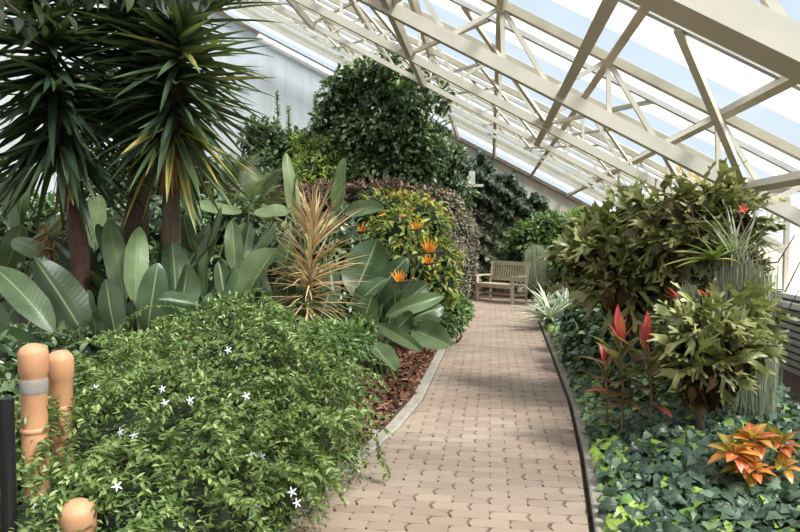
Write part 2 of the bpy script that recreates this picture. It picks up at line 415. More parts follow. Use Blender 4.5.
# ------------------------------------------------------------------ the setting
def Lx(y): return float(np.interp(y, [0, 3, 4.5, 5, 5.7, 6.7, 8.4, 10.8, 13.3, 15, 16.0, 16.6, 17.2, 18.2], [-1.3, -1.15, -.955, -.86, -.74, -.645, -.62, -.60, -.52, -.56, -.75, -1.2, -2.2, -4.5]))
def Rx(y): return float(np.interp(y, [0, 2, 3.78, 5.2, 6.8, 9, 13.3, 16, 18.5], [.25, .40, .54, .66, .755, .81, .90, 1.02, 1.06]))
YEND = 18.1
WALLY = 20.0
XR = 3.45                      # the low side wall
CR = 3.94; SL = 0.54           # roof plane z = CR - SL*x
CBOT = 3.30                    # bottom chords
def roofz(x): return CR-SL*x
def gz(x, y):
    l, r = Lx(y), Rx(y)
    if y < YEND and l-0.1 <= x <= r+0.13: return -0.06
    if x < l: return min(0.55, 0.0+0.13*(l-0.1-x))
    if x > r: return min(0.10, 0.0+0.06*(x-r-0.13))
    return 0.02

def soil():
    b = MB()
    xs = np.concatenate([np.arange(-11.5, -2, .5), np.arange(-2, 2, .05), np.arange(2, 8.1, .4)])
    ys = np.concatenate([np.arange(-3, 19, .12), [19.2, 20.0]])
    v = [[x, y, gz(x, y)] for y in ys for x in xs]
    n = len(xs)
    f = [[j*n+i, j*n+i+1, (j+1)*n+i+1, (j+1)*n+i] for j in range(len(ys)-1) for i in range(n-1)]
    o = b.add(v, f).build('floor', M['soil'])
    tag(o, 'dark brown soil of the planting beds beside the path', 'ground', kind='structure')
soil()

def path():
    g = np.random.default_rng(4)
    b = MB()
    W, D = 0.225, 0.1125
    nr = int((YEND-1.0)/D)
    gap = 0.004
    for r in range(nr):
        y0 = 1.0+r*D
        off = (r % 2)*W/2
        for c in range(-24, 10):
            x0 = c*W+off
            yc = y0+D/2
            l, rr = Lx(yc), Rx(yc)
            if x0+W < l or x0 > rr: continue
            # zigzag ends, stepped long sides
            k = 0.013
            w2 = gap+g.random()*.004
            h = .0016; P = [(x0+w2+k, y0+h), (x0+W*.5, y0+h+k*.5), (x0+W-w2+k, y0+h), (x0+W-w2-k*.6, yc), (x0+W-w2+k, y0+D-h), (x0+W*.5, y0+D-h+k*.5), (x0+w2+k, y0+D-h), (x0+w2-k*.6, yc)]
            P = [(min(max(x, Lx(y)+.004), Rx(y)-.004), y) for x, y in P]
            if max(p[0] for p in P)-min(p[0] for p in P) < 0.02: continue
            z = g.normal(0, 0.0012); tl = g.normal(0, 0.006, 2)
            cx = sum(p[0] for p in P)/8; cy = sum(p[1] for p in P)/8
            v = []
            for s, zz in ((1.0, -0.05), (1.0, -0.003), (0.97, 0.0)):
                for x, y in P:
                    X = cx+(x-cx)*s; Y = cy+(y-cy)*(s if s == 1 else .95)
                    v.append([X, Y, z+zz+tl[0]*(X-cx)+tl[1]*(Y-cy)])
            f = []
            for q in range(2):
                for j in range(8): f.append([q*8+j, q*8+(j+1) % 8, (q+1)*8+(j+1) % 8, (q+1)*8+j])
            f += [[16, 17, 21, 22], [16, 22, 23, 23], [17, 18, 20, 21], [18, 19, 20, 20]]
            f = [q for q in f if len(set(q)) == 4]
            v.append([(v[16][0]+v[22][0])/2, (v[16][1]+v[22][1])/2, v[16][2]])
            v.append([(v[18][0]+v[20][0])/2, (v[18][1]+v[20][1])/2, v[18][2]])
            f += [[16, 24, 22, 23], [18, 19, 20, 25]]
            b.add(v, f, g.random())
    # bed of sand under the joints
    ys = np.arange(1.0, YEND+.01, .2)
    v = []
    for y in ys: v += [[Lx(y)-.02, y, -0.016], [Rx(y)+.005, y, -0.016]]
    b.add(v, [[2*i, 2*i+1, 2*i+3, 2*i+2] for i in range(len(ys)-1)], mi=1)
    o = b.build('floor_path', [M['paver'], M['joint']], smooth=False)
    tag(o, 'curving walkway of interlocking tan concrete pavers', 'path', kind='structure')
    # kerbs
    for nm, fn, w, lab, y1 in (('trim_1', lambda y: (Lx(y)-.115, Lx(y)-.005), .1, 'pale concrete kerb along the left of the path', 16.3),
                               ('trim_2', lambda y: (Rx(y)+.03, Rx(y)+.12), .09, 'grey concrete kerb between path and ivy bed', 18.0)):
        bb = MB(); ys = np.arange(1.2, y1, .15); v = []
        for y in ys:
            a, c = fn(y); v += [[a, y, -.1], [a, y, .012], [a+.012, y, .02], [c-.012, y, .02], [c, y, .012], [c, y, -.1]]
        f = [[6*i+j, 6*i+j+1, 6*i+j+7, 6*i+j+6] for i in range(len(ys)-1) for j in range(5)]
        tag(bb.add(v, f).build(nm, M['concrete'], smooth=False), lab, 'kerb', kind='structure')
path()

def shell():
    XL = -10.5
    # end wall
    b = MB()
    n = 24; xs = np.linspace(XL, XR, n)
    v = []
    for x in xs: v += [[x, WALLY, -.1], [x, WALLY, roofz(x)-.02]]
    b.add(v, [[2*i, 2*i+2, 2*i+3, 2*i+1] for i in range(n-1)])
    tag(b.build('wall_back', M['wall'], smooth=False), 'streaked pale stucco gable wall at the far end', 'wall', kind='structure')
    # tall left wall
    b = MB(); b.add([[XL, -3, -.1], [XL, 20, -.1], [XL, 20, roofz(XL)], [XL, -3, roofz(XL)]], [[0, 1, 2, 3]])
    tag(b.build('wall_left', M['wall'], smooth=False), 'tall pale wall on the high side of the glasshouse', 'wall', kind='structure')
    # timber capping on the slope of the end wall
    b = MB(); b.bar((XL, WALLY-.05, roofz(XL)-.06), (XR, WALLY-.05, roofz(XR)-.06), .1, .09)
    tag(b.build('trim_3', M['wood'], smooth=False), 'brown timber capping along the sloping top of the end wall', 'trim', kind='structure')
    # low side wall with sill
    b = MB(); b.box((XR+.06, 8.5, .42), (.12, 23, .95)); b.bar((XR-.02, -3, .93), (XR-.02, 20, .93), .26, .05)
    tag(b.build('wall_right', M['white'], smooth=False), 'low white side wall under the glazing', 'wall', kind='structure')
    # vertical glazing over it
    w = thing('window_1', 'upright glazing between low side wall and roof', 'window', (XR+.05, 8.5, .95), kind='structure')
    p = MB(); p.add([[XR+.05, -3, .95], [XR+.05, 20, .95], [XR+.05, 20, roofz(XR)], [XR+.05, -3, roofz(XR)]], [[0, 1, 2, 3]])
    p.build('pane', M['glass_w'], w, smooth=False)
    for y in np.arange(-2.4, 20, 1.6):
        q = MB(); q.box((XR+.03, y, (.95+roofz(XR))/2), (.06, .06, roofz(XR)-.95)); q.build('mullion', M['steel'], w, smooth=False)
    # louvred heater panel standing before the wall
    h = thing('louvred_heater_panel', 'low grey horizontal louvred heater panel along the side wall', 'heater', (XR-.12, 7.4, 0.1))
    c = MB(); c.box((XR-.09, 7.4, .42), (.06, 5.4, .72)); c.build('casing', M['slatback'], h, smooth=False)
    s = MB()
    for k in range(9):
        z = .13+k*.078
        s.bar((XR-.14, 4.7, z), (XR-.14, 10.1, z), .05, .05)
    s.build('louvre', M['slat'], h, smooth=False)
    t = MB(); t.bar((XR-.11, 4.7, .84), (XR-.11, 10.1, .84), .2, .06); t.build('top_rail', M['white'], h, smooth=False)
shell()

TR = [3.83, 6.92, 8.8, 10.5, 12.3, 14.2, 16.4]
def roof():
    XL, X1 = -10.5, XR+.35
    ceil = thing('ceiling', 'sloping glass roof of milky and clear panes', 'glass roof', (0, 8, roofz(0)), kind='structure')
    ys = [(-3.2, 0.7, 'w'), (.7, 1.25, 'b'), (1.25, 2.3, 'w'), (2.3, 3.2, 'w'), (3.2, 3.83, 'b'), (3.83, 4.35, 'w'), (4.35, 4.8, 'b'), (4.8, 5.5, 'w'), (5.5, 6.32, 'w'), (6.32, 6.92, 'b')]
    bars = [.7, 2.3, 5.5]
    for a, c in zip(TR[1:], TR[2:]+[20.0]):
        d = c-a
        ys += [(a, a+.36*d, 'w'), (a+.36*d, a+.70*d, 'w'), (a+.70*d, c, 'b')]; bars.append(a+.36*d)
    for a, c, k in ys:
        p = MB(); p.add([[XL, a, roofz(XL)], [X1, a, roofz(X1)], [X1, c, roofz(X1)], [XL, c, roofz(XL)]], [[0, 1, 2, 3]])
        p.build('glass_pane', M['glass_w' if k == 'w' else 'glass_b'], ceil, smooth=False)
    for y in bars:
        q = MB(); q.bar((XL, y, roofz(XL)-.03), (X1, y, roofz(X1)-.03), .07, .05, up=(.47, 0, .88)); q.build('glazing_bar', M['bargrey'], ceil, smooth=False)
    ords = ['nearest', 'second', 'third', 'fourth', 'fifth', 'sixth', 'farthest']
    up = (.475, 0, .88)
    for i, y in enumerate(TR):
        t = thing('roof_truss', f'white sloping steel roof truss, {ords[i]} from the front of the glasshouse' if i else 'nearest white steel roof truss with broad beam crossing the top right corner', 'roof truss', (0, y, roofz(0)), 'sloping steel roof trusses')
        dep = [CBOT+.06, CBOT, CBOT, CBOT+.04, 3.44, 3.62, 3.80][i]; cw = [.15, .115, .09, .065, .05, .045, .045][i]
        xa, xb = XL, XR
        bz = lambda x: dep-SL*x
        q = MB(); q.bar((xa, y, bz(xa)), (xb, y, bz(xb)), .26 if i == 0 else cw, cw*1.1, up=up)
        # slim flanges
        q.build('bottom_chord', M['steel'], t, smooth=False)
        q = MB(); q.bar((xa, y, roofz(xa)-.06), (xb, y, roofz(xb)-.06), min(.09, cw), .08, up=up); q.build('top_chord', M['rafter'], t, smooth=False)
        x0 = -7.9; ww = [.05, .042, .034, .028, .024, .022, .022][i]
        for x in np.arange(x0, 3.3, 1.0):
            xt = x
            for xbm in (x-.5, x+.02, x+.46):
                if xbm > 3.3: continue
                q = MB(); q.bar((xt, y, roofz(xt)-.08), (xbm, y, bz(xbm)+.03), ww, ww); q.build('web_strut', M['steel'], t, smooth=False)
        # braces leaning to the purlin line halfway to the truss in front
        if i < 5:
            yp = [2.3, 5.5, 7.597, 9.412, 11.148][i]; bw = [.07, .06, .045, .035, .03][i]
            for xb_ in (-4.36, -2.68, -1.0, 0.68, 2.36):
                for dx in (-.98, .98):
                    if i == 1 and xb_ == .68: continue
                    if i == 0 and xb_ > -2: continue
                    xt = xb_+dx
                    q = MB(); q.bar((xb_, y, bz(xb_)+.04), (xt, yp, roofz(xt)-.05), bw, bw); q.build('brace', M['steel'], t, smooth=False)
    wd = ['lowest', 'second lowest', 'third from the low side', 'fourth from the low side', 'fifth from the low side']
    for k, x in enumerate((2.36, .68, -1.0, -2.68, -4.36)):
        q = MB(); q.bar((x, -3, CBOT-SL*x+.02), (x, 10.5, CBOT-SL*x+.02), .085, .075, up=up)
        tag(q.build('tie_beam', M['steel'], smooth=False), f'white lengthwise tie beam under the trusses, {wd[k]}', 'tie beam', 'lengthwise tie beams')
    wd = ['lowest', 'second lowest', 'third from the low side', 'fourth from the low side', 'fifth from the low side', 'sixth from the low side', 'seventh from the low side']
    for k, x in enumerate((3.1, 2.1, 1.1, .1, -.9, -1.9, -2.9)):
        q = MB(); q.bar((x, -3, roofz(x)-.10), (x, WALLY, roofz(x)-.10), .07, .09, up=up)
        tag(q.build('purlin', M['rafter'], smooth=False), f'beige purlin running lengthwise under the glass, {wd[k]}', 'purlin', 'lengthwise purlins')
    # white pipe by the top of the end wall
    q = MB(); a = np.array([-6.6, 19.6, roofz(-6.6)-.22]); c = np.array([-3.9, 19.6, roofz(-3.9)-.22])
    q.tube([a, (a+c)/2, c], .10, 12)
    tag(q.build('white_pipe', M['white']), 'thick white pipe along the sloping top of the end wall', 'pipe')
roof()

# ------------------------------------------------------------------ bench
def bench():
    A = np.array([-.36, 17.35]); B = np.array([.52, 16.47])     # front feet
    e = unit(B-A); W = float(np.linalg.norm(B-A)); dpt = np.array([.707, .707])
    t = thing('garden_bench', 'weathered slatted wooden bench at the end of the path', 'bench', (.3, 17.1, 0))
    R = np.stack([np.append(e, 0), np.append(dpt, 0), [0, 0, 1.0]], 1)
    P = lambda s, d, z: np.append(A+e*s+dpt*d, z)
    def legm(s, d, h):
        q = MB(); q.box(P(s, d, h/2), (.065, .065, h), R); q.build('leg', M['teak'], t, smooth=False)
    legm(.03, .03, .62); legm(W-.03, .03, .62)
    for s in (.03, W-.03):
        q = MB(); q.bar(P(s, .50, 0), P(s, .50, .45), .065, .065); q.bar(P(s, .50, .43), P(s, .60, .95), .065, .05); q.build('leg', M['teak'], t, smooth=False)
    for s in (.03, W-.03):
        q = MB(); q.bar(P(s, -.04, .64), P(s, .54, .64), .08, .035); q.build('armrest', M['teak'], t, smooth=False)
        q = MB(); q.bar(P(s, .03, .2), P(s, .50, .2), .03, .05); q.build('side_rail', M['teak'], t, smooth=False)
    q = MB()
    for k in range(6): q.bar(P(0, .03+k*.083, .44), P(W, .03+k*.083, .44), .068, .025)
    q.build('seat', M['teak'], t, smooth=False)
    q = MB(); q.bar(P(0, .02, .395), P(W, .02, .395), .03, .07); q.bar(P(0, .25, .2), P(W, .25, .2), .03, .05); q.build('apron', M['teak'], t, smooth=False)
    q = MB()
    q.bar(P(0, .598, .93), P(W, .598, .93), .04, .09, up=(0, 0, 1)); q.bar(P(0, .525, .54), P(W, .525, .54), .04, .06)
    for k in range(14):
        s = .1+(W-.2)*k/13
        q.bar(P(s, .525, .54), P(s, .592, .91), .042, .014, up=np.append(dpt, 0))
    q.build('backrest', M['teak'], t, smooth=False)
bench()

# ------------------------------------------------------------------ posts and rail, front left
def posts():
    def post(u, v, Y, r, label, band=False):
        c = at(u, v, Y); h = c[2]
        base = np.array([c[0], c[1], gz(c[0], c[1])-.02])
        t = thing('log_post', label, 'post', base, 'round-topped log posts')
        H = h-base[2]
        prof = [(r*.86, 0), (r*.88, H*.3), (r*.86, H*.6), (r*.88, H-.145), (r*.99, H-.135), (r, H-r*.8)]+[(r*math.cos(a), H-r*.8+r*.8*math.sin(a)) for a in np.linspace(.15, PI/2*.98, 8)]
        q = MB(); q.lathe(base, prof, 28); q.build('shaft', M['terracotta'], t)
        q = MB(); q.lathe(base+np.array([0, 0, H-.42 if band else H-.30]), [(r*.88, 0), (r*.96, .008), (r*.96, .018), (r*.88, .026)], 28); q.build('ring', M['terracotta'], t)
        if band:
            q = MB(); q.lathe(base+np.array([0, 0, H-.235]), [(r*.88, 0), (r*.93, .01), (r*.93, .06), (r*.88, .07)], 28); q.build('band', M['capshadow'], t)  # shadow below the cap, modelled as a grey ring
    post(33, 343, 3.0, .066, 'tall orange log post with grey shadow band, beside the jasmine bush', True)
    post(60, 350, 3.22, .064, 'orange log post with domed top just behind the tall post')
    post(77, 499, 2.62, .075, 'short orange log post low in the jasmine foliage')
    # black rail
    t = thing('black_railing', 'glossy black metal railing post at the left edge', 'railing', (0, 0, 0))
    a = at(6, 398, 2.55); t.location = (a[0], a[1], gz(a[0], a[1])-.03)
    q = MB(); q.tube([(a[0], a[1], gz(a[0], a[1])-.03), (a[0], a[1], a[2]*.6), (a[0], a[1], a[2])], .030, 16); q.build('upright', M['black'], t)
    q = MB(); q.tube([(a[0], a[1], a[2]-.03), (a[0]-.4, a[1]+.1, a[2]-.03), (a[0]-1.0, a[1]+.25, a[2]-.03)], .022, 12); q.build('rail', M['black'], t)
posts()

# ------------------------------------------------------------------ plant builders
def leaf_cloud(b, g, blobs, n, tpl, size, up_bias=0.6, droop=0.3, jitter=0.6, shell=0.55, mi=0, lit=None, zmin=0.03):
    """leaves over a set of blobs [(cx,cy,cz,rx,ry,rz)], denser at the shell"""
    B = np.array(blobs, float)
    area = (B[:, 3]*B[:, 4]+B[:, 4]*B[:, 5]+B[:, 3]*B[:, 5]); pr = area/area.sum()
    idx = g.choice(len(B), n, p=pr)
    d = rdir(g, n)
    r = shell+(1-shell)*g.random(n)**0.5+g.normal(0, .05, n)
    pos = B[idx, :3]+d*B[idx, 3:]*r[:, None]
    dirn = unit(d*0.7+rdir(g, n)*jitter+np.array([0, 0, -droop]))
    up = unit(d*0.5+np.array([0, 0, up_bias])+rdir(g, n)*.45)
    sz = size*g.uniform(.6, 1.25, n)
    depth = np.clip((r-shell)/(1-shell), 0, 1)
    rnd = np.clip(g.normal(.28, .24, n)+.32*depth+.15*d[:, 2], 0, 1)  # shade put into leaf tone: inner leaves darker, upper ones lighter
    keep = pos[:, 2] > zmin
    b.scatter(tpl, pos[keep], frames(dirn, up, sz)[keep], rnd[keep], mi)

def shrub(name, label, cat, base, blobs, n, tpl, size, mat, core=0.72, stems=5, seed=0, group=None, stem_mat='twig', **kw):
    g = np.random.default_rng(seed)
    base = np.array(base, float)
    t = thing(name, label, cat, base, group)
    b = MB()
    tpls = tpl if isinstance(tpl, list) else [tpl]
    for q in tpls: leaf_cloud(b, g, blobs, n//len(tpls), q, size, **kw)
    if core:
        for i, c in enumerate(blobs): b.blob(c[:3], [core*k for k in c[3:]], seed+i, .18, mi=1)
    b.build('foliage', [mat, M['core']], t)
    if stems:
        s = MB()
        for i in range(stems):
            c = np.array(blobs[i % len(blobs)][:3]); q = base+np.append(g.normal(0, .06, 2), 0)
            m = (q+c)/2+g.normal(0, .08, 3)
            s.tube([q, m, c], [.022, .016, .009], 6)
        s.build('stem', M[stem_mat], t)
    return t

def blobs_rand(g, c, R, k, rr):
    out = []
    for i in range(k):
        d = rdir(g, 1)[0]*g.random()**.33
        out.append((c[0]+d[0]*R[0], c[1]+d[1]*R[1], c[2]+d[2]*R[2], rr*g.uniform(.75, 1.25), rr*g.uniform(.75, 1.25), rr*g.uniform(.65, 1.05)))
    return out

# ------------------------------------------------------------------ jasmine mound, front left
def jasmine():
    g = np.random.default_rng(11)
    C = np.array([-1.92, 3.95, .28])
    t = thing('jasmine_bush', 'sprawling bright green jasmine bush with trailing stems and white star flowers', 'bush', (C[0], C[1], .1))
    blobs = [(-1.72, 4.5, .62, .50, .5, .57), (-1.75, 4.35, .42, .80, .72, .68), (-1.30, 4.35, .20, .50, .6, .55), (-2.15, 4.15, .28, .62, .7, .54), (-1.75, 3.6, .30, .78, .68, .60),
             (-1.30, 3.65, .18, .42, .6, .44), (-2.2, 3.45, .22, .55, .65, .54), (-1.50, 3.1, .16, .55, .6, .46), (-1.98, 2.85, .12, .5, .5, .46)]
    b = MB()
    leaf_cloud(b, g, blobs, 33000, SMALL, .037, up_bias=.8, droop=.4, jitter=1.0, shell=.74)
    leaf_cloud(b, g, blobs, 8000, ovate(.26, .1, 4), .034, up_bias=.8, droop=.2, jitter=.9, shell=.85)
    st = MB()
    def inside(p):
        return any((((p-np.array(c[:3]))/np.array(c[3:]))**2).sum() < .94 for c in blobs)
    B = np.array(blobs)
    P = []; D = []; U = []
    for i in range(330):
        c = B[g.integers(len(B))]
        d = rdir(g, 1)[0]; d[2] = abs(d[2])*.9+.15; d = unit(d)
        p = c[:3]+d*c[3:]*1.0
        hd = d.copy(); hd[2] = 0
        hd = unit(hd+np.array([.1, -.15, 0])+g.normal(0, .8, 3)*[1, 1, 0])
        vel = hd*.5+np.array([0, 0, .55])
        L = g.uniform(.25, .62); n = 16
        pts = [p.copy()]
        for k in range(n):
            vel = vel+np.array([0, 0, -.10])+g.normal(0, .12, 3)
            step = unit(vel)*L/n
            q = pts[-1]+step
            if inside(q):
                for _ in range(3):
                    q = q+np.append(hd[:2], .3)*.03
            if q[2] < .04: break
            pts.append(q)
        if len(pts) < 4: continue
        pts = np.array(pts)
        st.tube(pts, np.linspace(.0020, .0011, len(pts)), 4, cap=False)
        tg = np.gradient(pts, axis=0)
        for k in range(1, len(pts)):
            for s in (-1, 1):
                for m in range(2):
                    P.append(pts[k]+(pts[k-1]-pts[k])*m*.5)
                    sd = unit(np.cross(tg[k], [0, 0, 1.0])+1e-6)*s
                    D.append(unit(unit(tg[k])*.5+sd*.8+g.normal(0, .3, 3))); U.append([0, 0, 1.0])
    P = np.array(P); D = np.array(D); U = np.array(U)+g.normal(0, .35, (len(U), 3))
    b.scatter(SMALL, P, frames(D, U, g.uniform(.03, .052, len(P))), np.clip(g.normal(.62, .2, len(P)), 0, 1))
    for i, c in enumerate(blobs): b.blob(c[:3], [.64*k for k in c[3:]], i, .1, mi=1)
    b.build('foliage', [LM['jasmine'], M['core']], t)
    st.build('trailing_stem', M['stem'], t)
    # star flowers
    pet = strip(4, interp([0, .5, 1], [.06, .17, .01]), .1, lambda q: -.15*q*q)
    for (u, v, Y) in [(120, 432, 3.05), (134, 435, 3.1), (117, 486, 2.6), (34, 505, 2.5), (122, 365, 3.6), (95, 388, 3.3), (165, 403, 3.15), (190, 400, 3.2), (292, 492, 2.85), (297, 503, 2.8), (262, 457, 3.1), (251, 455, 3.1), (162, 389, 3.3), (228, 350, 3.6), (376, 432, 4.2), (246, 396, 3.3)]:
        c = at(u, v, Y)
        # bring it onto the outside of the foliage
        for _ in range(40):
            if inside(c): c = c-(c-np.array([0, 0, CAMZ]))*.02
        nrm = unit(np.array([0, -1, .5])+g.normal(0, .35, 3))
        x = unit(np.cross(nrm, [0, 0, 1.0])); y = np.cross(nrm, x)
        q = MB()
        for k in range(5):
            a = 2*PI*k/5+g.random()*.2
            dd = (x*math.cos(a)+y*math.sin(a))[None]
            q.scatter(pet, c[None], frames(dd, nrm[None], [.024]), np.array([.5]))
        q.build('flower', M['petal_w'], t)
jasmine()

# ------------------------------------------------------------------ bird of paradise and other paddle leaves
def blade(b, p0, p1, w, nrm, bend=.12, fold=.25, rnd=.5, nrow=14, cols=3, g=None, tipround=.55, twist=0.0, curl=0.0):
    p0 = np.asarray(p0, float); p1 = np.asarray(p1, float)
    d = p1-p0; L = np.linalg.norm(d); d = d/L
    nrm = nrm-d*(nrm @ d); nrm = unit(nrm); x = np.cross(d, nrm)
    v = []; lx = []; ly = []
    ph = g.uniform(0, 6) if g is not None else 0
    for i in range(nrow):
        t = i/(nrow-1); t = .5*t+.5*(1-(1-t)**1.9)
        q = min(1, t*.985+.012)
        pw = min(1, (q/.30)**.75)**.8*(1-max(0, (q-.42)/.58)**2.6)**.62
        if i == nrow-1: pw = .10
        ww = w*.5*pw
        a = twist*t
        X = x*math.cos(a)+nrm*math.sin(a); Nn = nrm*math.cos(a)-x*math.sin(a)
        c = p0+d*L*t+nrm*bend*L*4*t*(1-t)
        for s in np.linspace(-1, 1, 2*cols+1):
            wave = .045*w*math.sin(11*t+ph+(2 if s > 0 else 0))*abs(s)
            v.append(c+X*ww*s*(1-curl*abs(s)*.2)+Nn*(fold*ww*abs(s)+wave)); lx.append(s); ly.append(t)
    m = 2*cols+1
    f = [[i*m+j, i*m+j+1, (i+1)*m+j+1, (i+1)*m+j] for i in range(nrow-1) for j in range(m-1)]
    b.add(v, f, rnd, lx, ly)

def paddle_plant(name, label, cat, base, leaves, seed, group=None, mat='strel'):
    """leaves: (u0,v0,u1,v1,wpx,Y0,Y1,tone[,nx])"""
    g = np.random.default_rng(seed)
    base = np.array([base[0], base[1], gz(*base)])
    t = thing(name, label, cat, base, group)
    for lf in leaves:
        u0, v0, u1, v1, wp, Y0, Y1, tone = lf[:8]
        nx = lf[8] if len(lf) > 8 else 0
        p0 = at(u0, v0, Y0); p1 = at(u1, v1, Y1)
        w = wp/F*(Y0+Y1)/2
        b = MB()
        blade(b, p0, p1, w, np.array([nx+g.normal(0, .45), -1, .45+g.normal(0, .25)]), g.uniform(-.08, .12), g.choice([-1, 1])*g.uniform(.1, .6), np.clip(tone+g.normal(0, .05), 0, 1), g=g, tipround=g.uniform(.45, .65))
        lo = b.build('leaf', LM[mat], t)
        q0 = base+np.append(g.normal(0, .10, 2), 0)
        m = q0*.4+p0*.6; m[:2] = q0[:2]*.55+p0[:2]*.45
        s = MB(); s.tube([q0, m, p0, p0+(p1-p0)*.15], [.017, .014, .010, .006], 7)
        s.build('petiole', M['stem'], lo)
    return t, g

def fill_leaves(t, g, base, n, h, spread, wl, tone, mat='strel', az=(0, 2*PI)):
    bz = gz(*base[:2])
    for i in range(n):
        a = g.uniform(*az); r = g.uniform(.2, 1)*spread; hh = h*g.uniform(.55, 1)
        p0 = np.array([base[0]+math.cos(a)*r*.6, base[1]+math.sin(a)*r*.6, bz+hh*.5])
        p1 = np.array([base[0]+math.cos(a)*r*1.15, base[1]+math.sin(a)*r*1.15, bz+hh])
        b = MB(); blade(b, p0, p1, wl*g.uniform(.7, 1.1), np.array([-math.cos(a)*.8, -math.sin(a)*.8-.3, .8])+g.normal(0, .25, 3), g.uniform(-.02, .1), g.uniform(.1, .4), np.clip(tone+g.normal(0, .12), 0, 1), g=g)
        lo = b.build('leaf', LM[mat], t)
        q0 = np.array([base[0]+g.normal(0, .08), base[1]+g.normal(0, .08), bz])
        s = MB(); s.tube([q0, q0*.5+p0*.5-[0, 0, .03], p0], [.016, .013, .008], 6); s.build('petiole', M['stem'], lo)

S1 = [(125, 300, 108, 219, 25, 6.0, 6.3, .93, .25), (136, 306, 139, 227, 25, 5.8, 6.1, .80, .1), (147, 334, 158, 263, 31, 5.5, 5.6, .40, -.1), (176, 300, 172, 242, 32, 6.0, 6.1, .45),
      (176, 318, 187, 264, 29, 5.7, 5.8, .42, -.2), (199, 305, 158, 299, 27, 5.5, 5.3, .32, -.2), (82, 332, 34, 258, 46, 5.3, 5.5, .36, .2), (116, 336, 106, 279, 29, 5.2, 5.3, .40),
      (54, 332, -8, 266, 34, 4.9, 5.0, .62, .6), (46, 256, 12, 240, 22, 6.4, 6.5, .80), (176, 258, 165, 218, 16, 6.5, 6.6, .75), (197, 300, 194, 240, 14, 6.2, 6.3, .78, .5), (205, 302, 206, 247, 13, 6.2, 6.3, .62, -.4),
      (206, 252, 221, 207, 8, 6.6, 6.7, .3, .8), (194, 254, 184, 214, 18, 6.8, 6.9, .35), (90, 300, 60, 245, 18, 6.1, 6.3, .3, .4), (100, 290, 75, 235, 20, 6.3, 6.6, .3), (30, 270, 70, 252, 16, 6.5, 6.6, .55),
      (40, 350, -10, 330, 26, 4.9, 4.7, .35), (30, 385, 5, 338, 30, 4.7, 4.8, .25), (20, 400, -20, 362, 28, 4.4, 4.4, .35), (60, 375, 52, 335, 26, 4.9, 4.9, .25), (75, 372, 78, 330, 22, 4.9, 5.0, .3), (15, 372, 28, 352, 22, 4.5, 4.5, .3), (62, 350, 70, 300, 24, 5.6, 5.7, .3), (10, 345, -6, 300, 26, 5.5, 5.6, .45), (100, 340, 88, 290, 20, 5.5, 5.6, .35), (95, 345, 92, 312, 20, 5.1, 5.1, .3), (128, 330, 133, 300, 22, 5.4, 5.4, .25), (213, 316, 212, 292, 18, 5.6, 5.6, .55)]
S2 = [(205, 318, 234, 266, 27, 5.9, 6.1, .66, -.3), (235, 272, 232, 220, 19, 6.8, 6.9, .55, .3), (243, 258, 250, 222, 14, 7.0, 7.1, .40, .5), (247, 264, 266, 233, 19, 6.8, 6.9, .55, -.3), (241, 310, 277, 248, 40, 6.2, 6.4, .60, -.2),
      (282, 275, 291, 228, 19, 6.9, 7.0, .32, .4), (300, 330, 304, 291, 26, 6.3, 6.3, .2), (262, 318, 262, 288, 24, 6.2, 6.2, .3), (283, 318, 290, 270, 22, 6.5, 6.6, .28, -.3), (225, 300, 219, 262, 18, 6.5, 6.6, .5),
      (260, 250, 275, 222, 12, 7.2, 7.3, .35), (318, 325, 330, 290, 26, 6.4, 6.5, .22), (275, 300, 300, 252, 22, 6.8, 6.9, .3)]
S3 = [(353, 296, 377, 240, 42, 7.4, 7.6, .52, -.1), (370, 288, 385, 247, 19, 7.6, 7.7, .42), (372, 306, 407, 258, 30, 7.3, 7.4, .26, -.4), (354, 310, 387, 279, 24, 7.2, 7.3, .50, -.3), (386, 316, 443, 296, 18, 7.2, 7.4, .74, .3),
      (405, 322, 444, 308, 22, 7.2, 7.3, .48, .2), (413, 330, 451, 347, 30, 7.1, 6.8, .70, .2), (371, 341, 396, 371, 24, 6.8, 6.3, .72, .2), (378, 324, 422, 351, 15, 7.0, 6.7, .66), (350, 345, 355, 366, 15, 6.8, 6.6, .55),
      (392, 312, 428, 283, 24, 7.5, 7.7, .30), (400, 318, 440, 322, 18, 7.3, 7.0, .35), (340, 330, 325, 290, 24, 7.3, 7.4, .3), (362, 330, 372, 295, 26, 7.0, 7.0, .32), (336, 300, 330, 258, 22, 7.8, 8.0, .38), (398, 300, 402, 272, 20, 7.7, 7.8, .4),
      (390, 335, 412, 312, 20, 6.9, 6.9, .25)]
